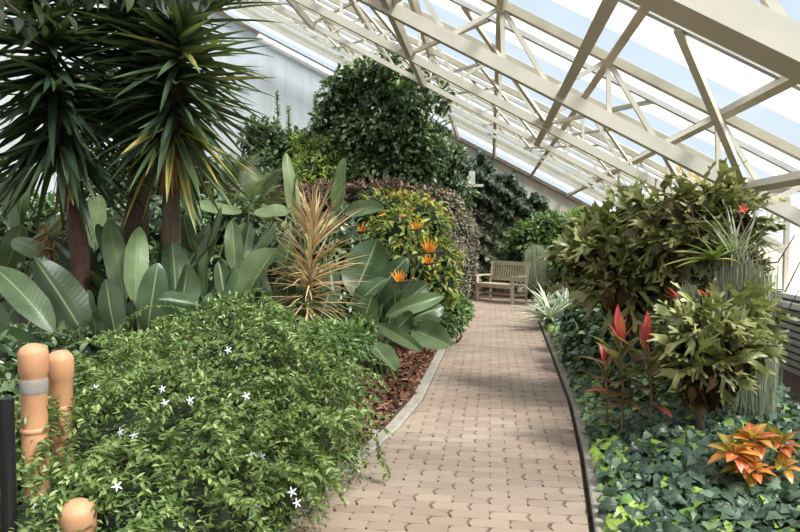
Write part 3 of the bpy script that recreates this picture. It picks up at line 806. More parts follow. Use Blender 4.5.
def strelitzias():
    b1 = at(135, 380, 6.1); b2 = at(268, 350, 6.9); b3 = at(378, 350, 7.5)
    t, g = paddle_plant('bird_of_paradise_plant', 'large bird of paradise clump with broad grey-green paddle leaves under the yuccas', 'plant', b1[:2], S1, 21, 'bird of paradise clumps')
    fill_leaves(t, g, (b1[0]-.1, b1[1]+.5), 16, 1.45, .85, .24, .3)
    t, g = paddle_plant('bird_of_paradise_plant', 'bird of paradise clump with dark upright leaves left of the pink spiky plant', 'plant', b2[:2], S2, 22, 'bird of paradise clumps')
    fill_leaves(t, g, (b2[0], b2[1]+.3), 10, 1.25, .6, .2, .28)
    t, g = paddle_plant('bird_of_paradise_plant', 'flowering bird of paradise clump leaning over the left kerb with orange blooms', 'plant', b3[:2], S3, 23, 'bird of paradise clumps')
    fill_leaves(t, g, (b3[0]-.1, b3[1]+.3), 10, 1.15, .5, .2, .3)
    base = np.array([b3[0], b3[1], gz(b3[0], b3[1])])
    sep = strip(6, interp([0, .4, 1], [.05, .10, .006]), .5, lambda q: .1*q-.2*q*q)
    for (u, v, Y, s) in [(399, 281, 7.2, 1.0), (429, 252, 7.4, 1.25), (428, 263, 7.3, .8), (416, 229, 7.8, .9), (362, 231, 7.9, .85)]:
        c = at(u, v, Y)
        fl = MB(); n = 6
        side = 1 if u < 420 else 1
        for k in range(n):
            a = (-0.75+1.5*k/(n-1))
            dd = unit(np.array([math.sin(a)*.9+.1, -.25+g.normal(0, .2), math.cos(a)*.9+.1]))[None]
            fl.scatter(sep, (c-[0, 0, .02])[None], frames(dd, np.array([[.2, -1, .3]]), [.145*s*g.uniform(.8, 1.1)]), np.array([g.random()]))
        fo = fl.build('flower', LM['sepal'], t)
        bk = MB(); bk.tube([c-np.array([.07*s, 0, .01]), c-[0, 0, .012], c+np.array([.11*s, -.02, .005]), c+np.array([.17*s, -.03, -.005])], [.010, .014, .009, .002], 8)
        bk.build('beak', M['redbark'], fo)
        st = MB(); q0 = base+np.append(g.normal(0, .1, 2), 0); st.tube([q0, (q0+c)/2+[-.03, 0, .1], c-np.array([.05*s, 0, .03])], [.011, .009, .008], 6); st.build('flower_stalk', M['stem'], fo)
    # pale upright giant leaves behind
    b4 = at(318, 300, 8.3)
    S4 = [(298, 226, 286, 153, 17, 8.3, 8.4, .92, .4), (303, 224, 297, 172, 9, 8.3, 8.4, .85, -.8), (337, 216, 344, 158, 17, 8.4, 8.5, .72, -.1), (345, 212, 384, 207, 17, 8.4, 8.0, .80), (293, 208, 254, 214, 19, 8.3, 8.0, .90),
          (270, 222, 262, 204, 12, 8.3, 8.2, .95), (318, 240, 333, 210, 20, 8.4, 8.4, .6)]
    paddle_plant('white_bird_of_paradise_plant', 'pale green plant with tall upright paddle leaves behind the pink spiky plant', 'plant', b4[:2], S4, 24)
    b5 = at(215, 262, 8.8)
    S5 = [(192, 202, 242, 212, 13, 8.8, 8.5, .92), (200, 225, 180, 190, 14, 8.9, 9.1, .7), (225, 240, 245, 222, 12, 8.8, 8.8, .9), (200, 240, 165, 232, 16, 8.8, 8.6, .75)]
    t, g = paddle_plant('white_bird_of_paradise_plant', 'pale arching broad leaves behind the yucca skirt', 'plant', b5[:2], S5, 25)
    b6 = at(15, 300, 8.0)
    S6 = [(10, 250, -12, 165, 34, 8.0, 8.1, .6), (20, 230, 35, 165, 26, 8.2, 8.4, .7), (30, 260, 62, 215, 22, 8.0, 8.0, .6), (70, 262, 110, 225, 18, 7.9, 7.9, .95), (95, 250, 100, 195, 22, 8.4, 8.5, .9), (5, 270, 22, 225, 26, 7.6, 7.6, .5), (0, 330, 20, 300, 30, 7, 7, .3)]
    t, g = paddle_plant('white_bird_of_paradise_plant', 'pale broad leaves behind the left yucca trunk', 'plant', b6[:2], S6, 26)
strelitzias()

# ------------------------------------------------------------------ yuccas
def yucca(label, path_px, Y, head, nleaf, L, seed, trunk_r, tmat, skirt=0, tone=.35, down=.5):
    g = np.random.default_rng(seed)
    pts = np.array([at(u, v, Y) for u, v in path_px])
    base = pts[0].copy(); base[2] = gz(base[0], base[1])-.03
    pts = np.concatenate([base[None], pts[1:]])
    t = thing('yucca_tree', label, 'tree', base, 'yuccas in the left bed')
    # smooth trunk
    s = np.linspace(0, len(pts)-1, 14); P = np.stack([np.interp(s, range(len(pts)), pts[:, k]) for k in range(3)], 1)
    tb = MB(); rr = trunk_r*(1+.12*np.sin(np.arange(14)*2.3))*np.linspace(1.15, .8, 14)
    tb.tube(P, rr, 12); tb.build('trunk', M[tmat], t)
    h0 = np.array(at(*head[0], Y)); h1 = np.array(at(*head[1], Y))
    ax = unit(h1-h0)
    n = nleaf
    k = g.random(n)                      # 0 low on the head, 1 at the top
    pos = h0+(h1-h0)*k[:, None]
    az = g.uniform(0, 2*PI, n)
    el = -.75+(k**.9)*(2.0-down*.9)+g.normal(0, .22, n)
    d = np.stack([np.cos(az)*np.cos(el), np.sin(az)*np.cos(el), np.sin(el)], 1)
    up = np.stack([-np.cos(az)*np.sin(el), -np.sin(az)*np.sin(el), np.cos(el)+.3], 1)+g.normal(0, .25, (n, 3))
    b = MB()
    tp = [strap(.046, .0, 7), strap(.046, .05, 7), strap(.040, .12, 7)]
    which = g.integers(0, 3, n)
    rnd = np.clip(g.normal(tone, .17, n)+.2*d[:, 0]+np.where(k < .12, g.uniform(0, .45, n), 0), 0, 1)
    for i in range(3):
        m = which == i
        b.scatter(tp[i], pos[m], frames(d[m], up[m], L*g.uniform(.75, 1.1, m.sum())), rnd[m])
    b.build('leaf_crown', LM['yucca'], t)
    if skirt:
        q = MB(); az = g.uniform(0, 2*PI, skirt); kk = g.random(skirt)
        pp = h0+(P[5]-h0)*(kk*.55)[:, None]; pp = pp+np.stack([np.cos(az), np.sin(az), 0*az], 1)*trunk_r*.9
        dd = np.stack([np.cos(az)*.12, np.sin(az)*.12, -np.ones(skirt)], 1)+g.normal(0, .07, (skirt, 3))
        q.scatter(strap(.03, -.05, 5), pp, frames(dd, np.stack([np.cos(az), np.sin(az), 0*az], 1), g.uniform(.2, .42, skirt)), g.random(skirt))
        q.build('dead_leaf_skirt', LM['dead'], t)
yucca('yucca with bare reddish leaning trunk and drooping dark leaf head, far left', [(84, 330), (80, 245), (68, 185), (62, 130), (58, 100)], 6.0, [(64, 150), (42, -20)], 400, 1.0, 31, .075, 'redbark', 26, .28, .95)
yucca('yucca with shaggy brown leaf skirt and bright spiky right side', [(176, 330), (171, 220), (171, 160), (174, 110), (176, 80)], 6.2, [(173, 140), (186, -60)], 470, .95, 32, .075, 'bark', 190, .50, .45)
yucca('thick dark trunked yucca standing between the other two yuccas', [(128, 330), (134, 240), (142, 170), (140, 110), (138, 80)], 6.7, [(140, 120), (120, -50)], 300, .95, 33, .12, 'bark', 12, .22, .7)

def overhang():
    g = np.random.default_rng(41)
    base = np.array([-5.6, 4.9, gz(-5.6, 4.9)])
    t = thing('broadleaf_tree', 'dark broadleaf tree whose boughs hang over the yuccas', 'tree', base)
    tr = MB(); top = np.array([-4.9, 4.9, 4.3]); tr.tube([base, base*.4+top*.6+[.1, 0, 0], top], [.14, .11, .07], 10); tr.build('trunk', M['bark'], t)
    br = MB(); b = MB()
    for (u, v, Y) in [(10, -6, 4.6), (60, -12, 4.8), (110, -14, 4.9), (165, -8, 5.0), (215, -20, 5.2), (20, 14, 4.4), (200, -24, 4.8)]:
        c = at(u, v, Y)
        br.tube([top, (top+c)/2+[0, 0, .12], c], [.04, .025, .01], 6)
        leaf_cloud(b, g, [(c[0], c[1], c[2]+.05, .30, .25, .13)], 26, ovate(.23, .3, 6), .14, droop=.7, up_bias=.9, shell=.3)
    br.build('branch', M['bark'], t); b.build('foliage', LM['creeper'], t)
overhang()

# ------------------------------------------------------------------ pink spiky dracaena
def dracaena():
    g = np.random.default_rng(51)
    Y = 6.4
    base = at(308, 360, Y); base[2] = gz(base[0], base[1])
    t = thing('tricolor_dracaena', 'pink and tan spiky dracaena with thin arching leaves', 'plant', base)
    a = at(307, 325, Y); c = at(313, 232, Y)
    s = MB(); s.tube([base, a, (a+c)/2, c], [.022, .018, .016, .012], 8); s.build('stem', M['twig'], t)
    n = 260; k = g.random(n)**.85
    pos = a+(c-a)*k[:, None]; az = g.uniform(0, 2*PI, n); el = -.45+k*1.75+g.normal(0, .22, n)
    d = np.stack([np.cos(az)*np.cos(el), np.sin(az)*np.cos(el), np.sin(el)], 1); up = np.array([0, 0, 1.0])+g.normal(0, .2, (n, 3))
    b = MB()
    for i, dr in enumerate((.05, .25, .4)):
        m = g.integers(0, 3, n) == i
        b.scatter(strap(.020, dr, 7), pos[m], frames(d[m], up[m], g.uniform(.40, .64, m.sum())), np.clip(g.normal(.5, .22, m.sum()), 0, 1))
    b.build('leaf_crown', LM['tricolor'], t)
dracaena()

# ------------------------------------------------------------------ middle and far left shrubs
def left_back():
    g = np.random.default_rng(61)
    def px_blobs(lst): return [(*at(u, v, Y), r*rx, r*ry, r) for u, v, Y, r, rx, ry in lst]
    def base_of(u, Y):
        p = at(u, 300, Y); return (p[0], p[1], gz(p[0], p[1])-.02)
    # yellow-green croton behind the orange flowers
    bl = px_blobs([(400, 235, 9.2, .36, 1.1, 1), (425, 225, 9.6, .36, 1, 1), (385, 215, 9.8, .34, 1.1, 1), (438, 262, 9.2, .30, 1, 1), (410, 262, 9, .32, 1, 1), (440, 285, 9, .22, 1, 1), (412, 212, 9.9, .28, 1.2, 1)])
    shrub('croton_bush', 'yellow-green croton bush with orange tints behind the orange blooms', 'bush', base_of(415, 9.4), bl, 2600, [ovate(.2, .3, 5), ovate(.14, .45, 6)], .13, LM['croton_y'], .7, 6, 62, droop=.35)
    # maroon low shrubs
    for i, (lst, lab) in enumerate([
        ([(300, 203, 10.6, .30, 1.3, 1), (322, 200, 10.8, .28, 1.2, 1), (285, 212, 10.6, .28, 1.2, 1)], 'dark maroon leafy shrub behind the pale upright leaves'),
        ([(362, 200, 11.2, .30, 1.2, 1), (385, 198, 11.4, .30, 1.2, 1), (404, 202, 11.4, .26, 1.2, 1)], 'maroon shrub under the wall tree, centre of three'),
        ([(428, 203, 12, .30, 1.2, 1), (446, 206, 12.2, .28, 1.0, 1)], 'faded pinkish maroon shrub above the yellow croton')]):
        b2 = px_blobs(lst)
        shrub('maroon_shrub', lab, 'shrub', base_of(lst[1][0], lst[1][2]), b2, 1500, [ovate(.22, .2, 4)], .10, LM['purple'] if i < 2 else LM['greypink'], .75, 4, 63+i, 'maroon shrubs')
    # grey-pink shrub by the end of the path
    bl = px_blobs([(455, 225, 17.6, .55, .9, 1), (447, 255, 17.2, .55, .9, 1), (462, 262, 17.6, .5, .8, 1), (452, 285, 17.2, .5, .9, .9), (466, 235, 18, .42, .8, 1), (440, 235, 17.6, .5, .9, 1), (470, 283, 17.9, .35, .8, 1)])
    shrub('grey_pink_shrub', 'fine-leaved grey-pink shrub left of the bench', 'shrub', base_of(456, 17.8), bl, 11000, [SMALL], .08, LM['greypink'], .78, 5, 66)
    # low green bush on the kerb
    bl = px_blobs([(452, 318, 10.3, .22, 1, 1.2), (444, 325, 9.9, .18, 1, 1), (460, 310, 11, .2, 1, 1.2), (448, 308, 10.8, .2, 1, 1)])
    shrub('low_bush', 'low glossy green bush spilling over the left kerb', 'bush', base_of(450, 10.4), bl, 1500, [ovate(.24, .2, 4)], .085, LM['mid'], .75, 4, 67)
    # small plants at the foot of the flowering clump
    bl = px_blobs([(348, 342, 5.9, .17, 1.2, 1), (330, 352, 5.6, .18, 1.2, 1), (318, 336, 6.0, .15, 1.3, 1), (362, 330, 6.2, .13, 1, 1)])
    shrub('small_leaf_bush', 'small-leaved green bush between the jasmine and the flowering clump', 'bush', base_of(340, 5.9), bl, 1800, [SMALL], .07, LM['mid'], .7, 4, 68)
    bl = px_blobs([(25, 385, 4.5, .24, 1.2, 1), (55, 372, 4.9, .26, 1.2, 1), (0, 372, 4.6, .24, 1.2, 1), (75, 355, 5.2, .22, 1.2, 1), (20, 350, 5.3, .22, 1.3, 1)])
    shrub('small_leaf_bush', 'shaded small-leaved bush behind the orange log posts', 'bush', base_of(40, 5.0), bl, 1800, [ovate(.24, .3, 5)], .085, LM['tree'], .8, 4, 76)
    # the wall tree
    bl = px_blobs([(345, 110, 12.2, .55, 1.1, 1), (375, 95, 12, .6, 1.2, 1), (405, 110, 12, .55, 1.1, 1), (360, 140, 12, .6, 1.2, 1), (400, 145, 12, .65, 1.2, 1), (430, 135, 12.5, .5, 1.1, 1), (330, 150, 12, .4, 1, 1), (420, 170, 12, .55, 1.1, 1),
                    (325, 112, 12.2, .22, 1.2, .7), (318, 130, 12.2, .2, 1.2, .7), (448, 160, 12.8, .35, 1, 1), (452, 190, 13, .4, 1, 1), (385, 175, 12, .6, 1.2, 1), (350, 178, 11.8, .45, 1.1, 1), (350, 84, 12.2, .32, 1, 1), (390, 76, 11.8, .34, 1.2, 1), (440, 180, 12.8, .45, 1, 1)])
    bl2 = []
    for q in bl: bl2 += [(q[0]*.75+e[0]*.25, q[1], q[2]*.75+e[2]*.25, q[3]*.5, q[4]*.5, q[5]*.5) for e in blobs_rand(g, q[:3], (q[3]*3.2, q[4]*2.4, q[5]*3.2), 4, .3)]
    bl2 = bl2+[(q[0], q[1]+.1, q[2], q[3]*.72, q[4]*.6, q[5]*.72) for q in bl]
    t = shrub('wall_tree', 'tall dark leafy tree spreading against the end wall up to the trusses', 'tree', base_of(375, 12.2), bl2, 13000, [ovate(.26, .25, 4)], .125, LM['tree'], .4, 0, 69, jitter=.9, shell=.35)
    s = MB(); b0 = np.array(base_of(375, 12.2))
    for c in bl[:9]: s.tube([b0+g.normal(0, .04, 3)*[1, 1, 0], (b0+np.array(c[:3]))/2+g.normal(0, .1, 3), np.array(c[:3])], [.06, .04, .012], 7)
    s.build('trunk', M['bark'], t)
    # sprays of leaves among the trusses
    bl = px_blobs([(388, 62, 11.4, .20, 1.3, 1), (418, 78, 11.4, .22, 1.3, 1), (440, 98, 11.5, .22, 1.3, 1), (405, 92, 11.2, .2, 1.2, 1), (396, 42, 11.2, .12, 1.5, 1)])
    shrub('climbing_vine', 'dark climbing vine threading up among the white trusses', 'vine', base_of(395, 11.6), bl, 520, [ovate(.27, .25, 5)], .12, LM['dark'], 0, 0, 70, shell=.2, group=None)
    # dark shrub at the wall, left
    bl = px_blobs([(262, 138, 14, .42, 1.1, 1), (282, 158, 14, .5, 1.2, 1), (300, 150, 13.8, .4, 1, 1), (262, 172, 13.5, .4, 1.2, 1), (290, 182, 13.5, .45, 1.2, 1), (270, 190, 13, .4, 1.2, 1)])
    shrub('dark_wall_shrub', 'dark green small-leaved shrub against the pale wall right of the yucca', 'shrub', base_of(275, 14), bl, 4200, [ovate(.27, .2, 4)], .12, LM['dark'], .7, 4, 71)
    # bright feathery shrub
    bl = px_blobs([(325, 160, 12.2, .42, .9, 1), (312, 175, 12, .4, 1, 1), (342, 170, 12.2, .4, .9, 1), (330, 188, 12, .4, 1.2, 1), (305, 150, 12.4, .3, .8, 1), (318, 138, 12.6, .22, .7, 1.3)])
    shrub('feathery_shrub', 'bright lime green feathery shrub before the wall tree', 'shrub', base_of(325, 12.2), bl, 5200, [strap(.09, .2, 4)], .13, LM['lime'], .62, 5, 72, jitter=1.0, droop=-.2)
    # slim spiky stalks
    for i, (u, v0, v1, lab) in enumerate([(279, 150, 92, 'left and taller of two slim leafy spires against the wall'), (290, 155, 106, 'shorter of two slim leafy spires against the wall'), (317, 140, 92, 'slim leafy spire at the left edge of the wall tree')]):
        Y = 14.8 if i < 2 else 13.2
        a = at(u, v0, Y); c = at(u-2, v1, Y); b0 = np.array([a[0], a[1], gz(a[0], a[1])])
        t = thing('leafy_spire', lab, 'plant', b0, 'slim leafy spires')
        s = MB(); s.tube([b0, a, c], [.03, .025, .01], 6); s.build('stalk', M['stem'], t)
        n = 170; k = g.random(n); pos = a+(c-a)*k[:, None]; az = g.uniform(0, 6.28, n)
        d = np.stack([np.cos(az), np.sin(az), .5+0*az], 1)
        b = MB(); b.scatter(SMALL, pos, frames(d, np.tile([0, 0, 1.0], (n, 1)), .13*(1.1-.5*k)), g.random(n)); b.build('foliage', LM['mid'], t)
    # cycads
    fr = [frond(18, .24, .35), frond(18, .24, .6)]
    for i, (u, v, Y, L, lab) in enumerate([(252, 205, 9.8, .85, 'greyish feathery cycad right of the yucca skirt'), (232, 185, 11, .8, 'pale grey-green cycad fronds beside the yucca head'), (275, 205, 10.5, .7, 'small grey feathery cycad behind the pale arching leaf')]):
        c = at(u, v, Y); b0 = np.array([c[0], c[1], gz(c[0], c[1])])
        t = thing('cycad', lab, 'plant', b0, 'feathery cycads')
        s = MB(); s.tube([b0, (b0+c)/2, c], [.10, .10, .08], 9); s.build('trunk', M['bark'], t)
        b = MB(); n = 30; az = g.uniform(0, 6.28, n); el = g.uniform(-.2, 1.0, n)
        d = np.stack([np.cos(az)*np.cos(el), np.sin(az)*np.cos(el), np.sin(el)], 1)
        for q in range(2):
            m = np.arange(n) % 2 == q
            b.scatter(fr[q], np.tile(c, (m.sum(), 1)), frames(d[m], np.tile([0, 0, 1.0], (m.sum(), 1)), L*g.uniform(.7, 1.1, m.sum())), g.random(m.sum()))
        b.build('fronds', LM['cycad'], t)
    # understory behind the yuccas
    bl = px_blobs([(10, 230, 9.2, .6, 1.3, 1), (50, 235, 9.2, .5, 1.3, 1), (110, 240, 9, .5, 1.3, 1), (160, 232, 9.4, .45, 1.3, 1), (205, 228, 9.6, .45, 1.3, 1), (240, 225, 9.6, .4, 1.2, 1), (30, 285, 8.8, .45, 1.3, 1), (90, 285, 8.8, .45, 1.3, 1), (150, 282, 8.9, .45, 1.3, 1), (200, 278, 9, .45, 1.3, 1), (245, 270, 9.2, .4, 1.2, 1)])
    shrub('understory_shrub', 'dark leafy understory shrub behind the yucca trunks', 'shrub', base_of(120, 9.6), bl, 6000, [ovate(.2, .3, 5)], .15, LM['tree'], .75, 6, 73)
    bl = px_blobs([(128, 190, 12, .75, 1, 1), (155, 170, 12.4, .6, 1, 1), (205, 190, 12.5, .6, 1.1, 1), (70, 150, 13, .5, 1, 1), (150, 120, 13, .6, 1, 1), (100, 90, 13, .6, 1.2, 1), (160, 70, 13, .6, 1.2, 1)])
    shrub('background_tree', 'dark tree behind the yucca heads', 'tree', base_of(140, 12.4), bl, 3600, [ovate(.24, .3, 5)], .2, LM['creeper'], .7, 7, 74)
    bl = px_blobs([(318, 262, 9.0, .45, 1, 1), (345, 250, 9.2, .42, 1, 1), (300, 250, 9.2, .42, 1, 1), (365, 262, 9.0, .35, 1, 1), (275, 255, 9.0, .4, 1, 1), (330, 290, 8.8, .4, 1.2, 1), (345, 225, 10, .3, 1.2, 1)])
    shrub('dark_green_shrub', 'shaded green shrub filling the gap behind the pink spiky plant', 'shrub', base_of(325, 9.1), bl, 3000, [ovate(.24, .3, 5)], .13, LM['tree'], .8, 5, 75)
    # dead curled leaf stack in the big clump
    c = at(50, 238, 6.3); b0 = np.array([c[0], c[1], c[2]-.1])
    d = MB(); n = 46; az = g.uniform(0, 6.28, n)
    dd = np.stack([np.cos(az)*.5, np.sin(az)*.5, g.uniform(-1, .6, n)], 1)
    d.scatter(ovate(.09, .9, 6), c+g.normal(0, .06, (n, 3))*[1, 1, 1.5], frames(dd, rdir(g, n), g.uniform(.07, .2, n)), g.uniform(.1, .8, n))
    st = MB()
    t = thing('withered_leaf_cluster', 'dry brown curled leaves left of the reddish yucca trunk', 'dead leaves', c)
    d.build('leaves', LM['dead'], t)
    b0 = np.array([c[0], c[1], gz(c[0], c[1])]); st.tube([b0, (b0+c)/2, c], [.03, .025, .02], 7); st.build('stalk', M['twig'], t)
left_back()

# ------------------------------------------------------------------ creepers on the end wall, lamp, shrubs by the bench
def far_end():
    g = np.random.default_rng(81)
    Yw = WALLY-.15
    def wall_cover(name, label, poly_top, poly_bot, n, mat, size, thick, tpl, dens=None, stems=8):
        b = MB()
        us = g.uniform(poly_top[0][0], poly_top[-1][0], n)
        tp = np.interp(us, [p[0] for p in poly_top], [p[1] for p in poly_top])+6*np.sin(us*.23)+4*np.sin(us*.61)
        bt = np.interp(us, [p[0] for p in poly_bot], [p[1] for p in poly_bot])+7*np.sin(us*.31+1)
        vs = tp+(bt-tp)*g.random(n)
        lump = .5+.5*np.sin(us*.35)*np.sin(vs*.33+us*.1)
        pos = np.array([at(u, v, Yw) for u, v in zip(us, vs)])
        pos[:, 1] -= lump*thick*g.random(n)**.5+.02
        d = np.stack([g.normal(0, .6, n), g.normal(-.5, .3, n), g.normal(-.6, .4, n)], 1)
        up = np.stack([g.normal(0, .4, n), -np.ones(n), .7+g.normal(0, .3, n)], 1)
        rnd = np.clip(g.normal(.25, .2, n)+.4*lump*(1-(vs-tp)/(bt-tp+1e-6)), 0, 1)
        b.scatter(tpl, pos, frames(d, up, size*g.uniform(.6, 1.2, n)), rnd)
        p0 = at(np.mean([p[0] for p in poly_top]), 300, Yw)
        base = np.array([p0[0], Yw, 0.02])
        t = thing(name, label, 'climber', base, 'climbers on the end wall')
        b.build('foliage', mat, t)
        s = MB()
        for i in range(stems):
            k = g.integers(n); q = pos[k].copy(); q[1] = Yw
            r = np.array([q[0]+g.normal(0, .3), Yw, .03])
            s.tube([r, (r+q)/2+[g.normal(0, .15), 0, 0], q], [.02, .015, .008], 5)
        s.build('stem', M['twig'], t)
    wall_cover('wall_climber', 'dark creeper band climbing the end wall above the bench', [(438, 150), (470, 155), (500, 172), (530, 196), (556, 212)], [(438, 205), (470, 205), (500, 212), (530, 222), (556, 232)], 8000, LM['creeper'], .15, .55, IVY)
    wall_cover('wall_climber', 'thin hanging creeper curtain on the wall behind the bench', [(478, 200), (500, 205), (530, 215)], [(478, 270), (500, 272), (530, 275)], 1800, LM['cycad'], .13, .35, IVY)
    wall_cover('wall_climber', 'dense dark creeper on the wall left of the bench', [(462, 195), (478, 198), (486, 202)], [(462, 290), (478, 285), (486, 270)], 2200, LM['creeper'], .14, .4, IVY, stems=4)
    # lamp on the wall
    c = at(472, 186, Yw-.55)
    t = thing('wall_lamp', 'small white box lamp on a flat bracket among the dark creeper', 'lamp', c)
    q = MB(); q.box(c+[0, .0, .22], (.17, .17, .36)); q.build('lamp_body', M['slat'], t, smooth=False)
    q = MB(); q.box(c+[0, .05, 0], (.62, .5, .07)); q.build('bracket', M['slat'], t, smooth=False)
    q = MB(); q.bar(c+[0, .05, -.02], np.array([c[0], WALLY, c[2]-.3]), .06, .05); q.bar(c+[0, .05, 0], np.array([c[0], WALLY, c[2]]), .1, .05); q.build('arm', M['slat'], t, smooth=False)
    def px_blobs(lst): return [(*at(u, v, Y), r*rx, r*ry, r) for u, v, Y, r, rx, ry in lst]
    def base_of(u, Y):
        p = at(u, 300, Y); return (p[0], p[1], gz(p[0], p[1])-.02)
    bl = px_blobs([(530, 240, 18.6, .5, 1.1, .8), (548, 232, 18.6, .5, 1.1, .8), (520, 255, 18.8, .42, 1, .7), (560, 250, 18.2, .5, 1, .9), (545, 262, 18.2, .5, 1.1, .9), (572, 232, 18.2, .5, 1, .8), (540, 280, 18.2, .45, 1, .8), (572, 265, 18, .5, 1, .9)])
    shrub('green_wall_shrub', 'mid green shrub rising behind the right end of the bench', 'shrub', base_of(545, 18.6), bl, 5200, [ovate(.22, .25, 4)], .16, LM['mid'], .74, 6, 82)
    bl = px_blobs([(578, 222, 16.6, .32, .9, 1), (586, 240, 16.2, .4, .9, 1), (570, 250, 16.2, .35, .9, 1), (585, 262, 16, .4, .9, 1)])
    shrub('lime_shrub', 'lighter lime green wispy shrub between bench and staghorn ferns', 'shrub', base_of(580, 16.4), bl, 2600, [strap(.1, .2, 4)], .17, LM['lime'], .65, 5, 83, jitter=1.0)
    # moss curtain near the bench
    moss_clump('spanish_moss', 'grey moss curtain hanging beside the right arm of the bench', [(530, 250), (537, 246), (543, 250)], 16.3, .95, .12, 260, 84, pole=True)
    # striped rosettes
    for i, (u, v, Y, L, lab) in enumerate([(550, 309, 12.2, .72, 'silvery striped spiky plant at the right kerb near the bench'), (566, 300, 13.0, .7, 'silvery striped spiky plant just behind the kerb-side one'), (546, 296, 14.8, .5, 'small silvery striped spiky plant nearest the bench')]):
        c = at(u, v, Y); c[2] = gz(c[0], c[1])+.14
        t = thing('striped_agave', lab, 'plant', c, 'silvery striped spiky plants')
        n = 46; az = g.uniform(0, 6.28, n); el = g.uniform(.05, 1.35, n)
        d = np.stack([np.cos(az)*np.cos(el), np.sin(az)*np.cos(el), np.sin(el)], 1)
        b = MB(); b.scatter(strap(.055, .3, 7), np.tile(c, (n, 1)), frames(d, np.tile([0, 0, 1.0], (n, 1)), L*g.uniform(.7, 1.15, n)), g.random(n)); b.build('leaf_rosette', LM['striped'], t)

def moss_clump(name, label, tops, Y, L, spread, n, seed, pole=False, group='hanging moss curtains'):
    g = np.random.default_rng(seed)
    P = np.array([at(u, v, Y) for u, v in tops])
    t = thing(name, label, 'moss', P.mean(0), group)
    n = int(n*2.2); idx = g.integers(len(P), size=n)
    pos = P[idx]+g.normal(0, 1, (n, 3))*[spread*.6, spread*.6, .03]
    b = MB()
    for i in range(5):
        ph = g.uniform(0, 6, 3); k = g.uniform(.006, .018)
        tp = strip(9, lambda q: .0032*(1-.6*q), 0, lambda q: k*math.sin(9*q+ph[0]), lambda q: k*math.sin(7*q+ph[1]))
        m = np.arange(n) % 5 == i; c = m.sum()
        d = np.tile([0, 0, -1.0], (c, 1))+g.normal(0, .022, (c, 3))
        b.scatter(tp, pos[m], frames(d, rdir(g, c), L*g.uniform(.25, 1.05, c)), np.clip(g.normal(.5, .22, c), 0, 1))
        # little side curls
        cc = c*6
        pk = np.repeat(pos[m], 6, axis=0)+np.stack([g.normal(0, .02, cc), g.normal(0, .02, cc), -L*g.random(cc)**1.1*.85], 1)
        b.scatter(tp, pk, frames(np.stack([g.normal(0, .6, cc), g.normal(0, .6, cc), -np.ones(cc)], 1), rdir(g, cc), g.uniform(.04, .10, cc)), np.clip(g.normal(.55, .22, cc), 0, 1))
    b.build('strands', LM['moss'], t)
    if pole:
        c = P.mean(0); q = MB(); r0 = np.array([c[0]+.08, c[1]+.1, gz(c[0], c[1])])
        q.tube([r0, (r0+c)/2+[.02, .05, 0], c+[0, 0, .02]], [.04, .03, .025], 8); q.build('dead_branch', M['bark'], t)
far_end()

# ------------------------------------------------------------------ right bed
STAG = [staghorn(i) for i in range(6)]
def stag_clump(label, blobs_px, n, size, seed, base_px, tone=.5, extra_stems=()):
    g = np.random.default_rng(seed)
    bl = [(*at(u, v, Y), r, r*.8, r*.9) for u, v, Y, r in blobs_px]
    bx = at(*base_px); base = np.array([bx[0], bx[1], gz(bx[0], bx[1])-.02])
    t = thing('staghorn_fern', label, 'fern', base, 'staghorn ferns')
    B = np.array(bl); b = MB()
    for i in range(6):
        m = n//6; idx = g.integers(len(B), size=m)
        d = rdir(g, m); d[:, 1] = -abs(d[:, 1])*.9+.25*g.random(m); d[:, 2] = d[:, 2]*.8+.25
        d = unit(d)
        pos = B[idx, :3]+d*B[idx, 3:]*g.uniform(.45, .95, m)[:, None]
        dirn = unit(d+g.normal(0, .4, (m, 3))+[0, 0, .1]); up = unit(np.array([0, -.35, 1.0])+g.normal(0, .35, (m, 3)))
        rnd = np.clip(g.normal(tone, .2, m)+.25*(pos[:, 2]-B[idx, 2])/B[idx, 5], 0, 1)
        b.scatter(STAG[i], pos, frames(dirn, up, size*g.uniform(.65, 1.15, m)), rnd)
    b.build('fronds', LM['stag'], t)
    c = MB()
    for i, q in enumerate(bl): c.blob(q[:3], [.62*k for k in q[3:]], seed+i, .2, rnd=.2)
    leaf_cloud(c, g, [(q[0], q[1], q[2]-.05, q[3]*.75, q[4]*.75, q[5]*.75) for q in bl], 140*len(bl)//2, ovate(.3, .9, 5), size*.5, droop=1.0, shell=.7)
    c.build('shield_fronds', LM['shield'], t)
    s = MB()
    top = B[0, :3]
    s.tube([base, base*.75+top*.25+[.03, 0, 0], base*.5+top*.5+[-.01, .03, 0], top], [.036, .03, .034, .03], 9)
    for e in B[1:, :3]: s.tube([top*.7+base*.3, (top+e)/2-[0, 0, .1], e], [.035, .03, .025], 7)
    s.build('support_branch', M['bark'], t)

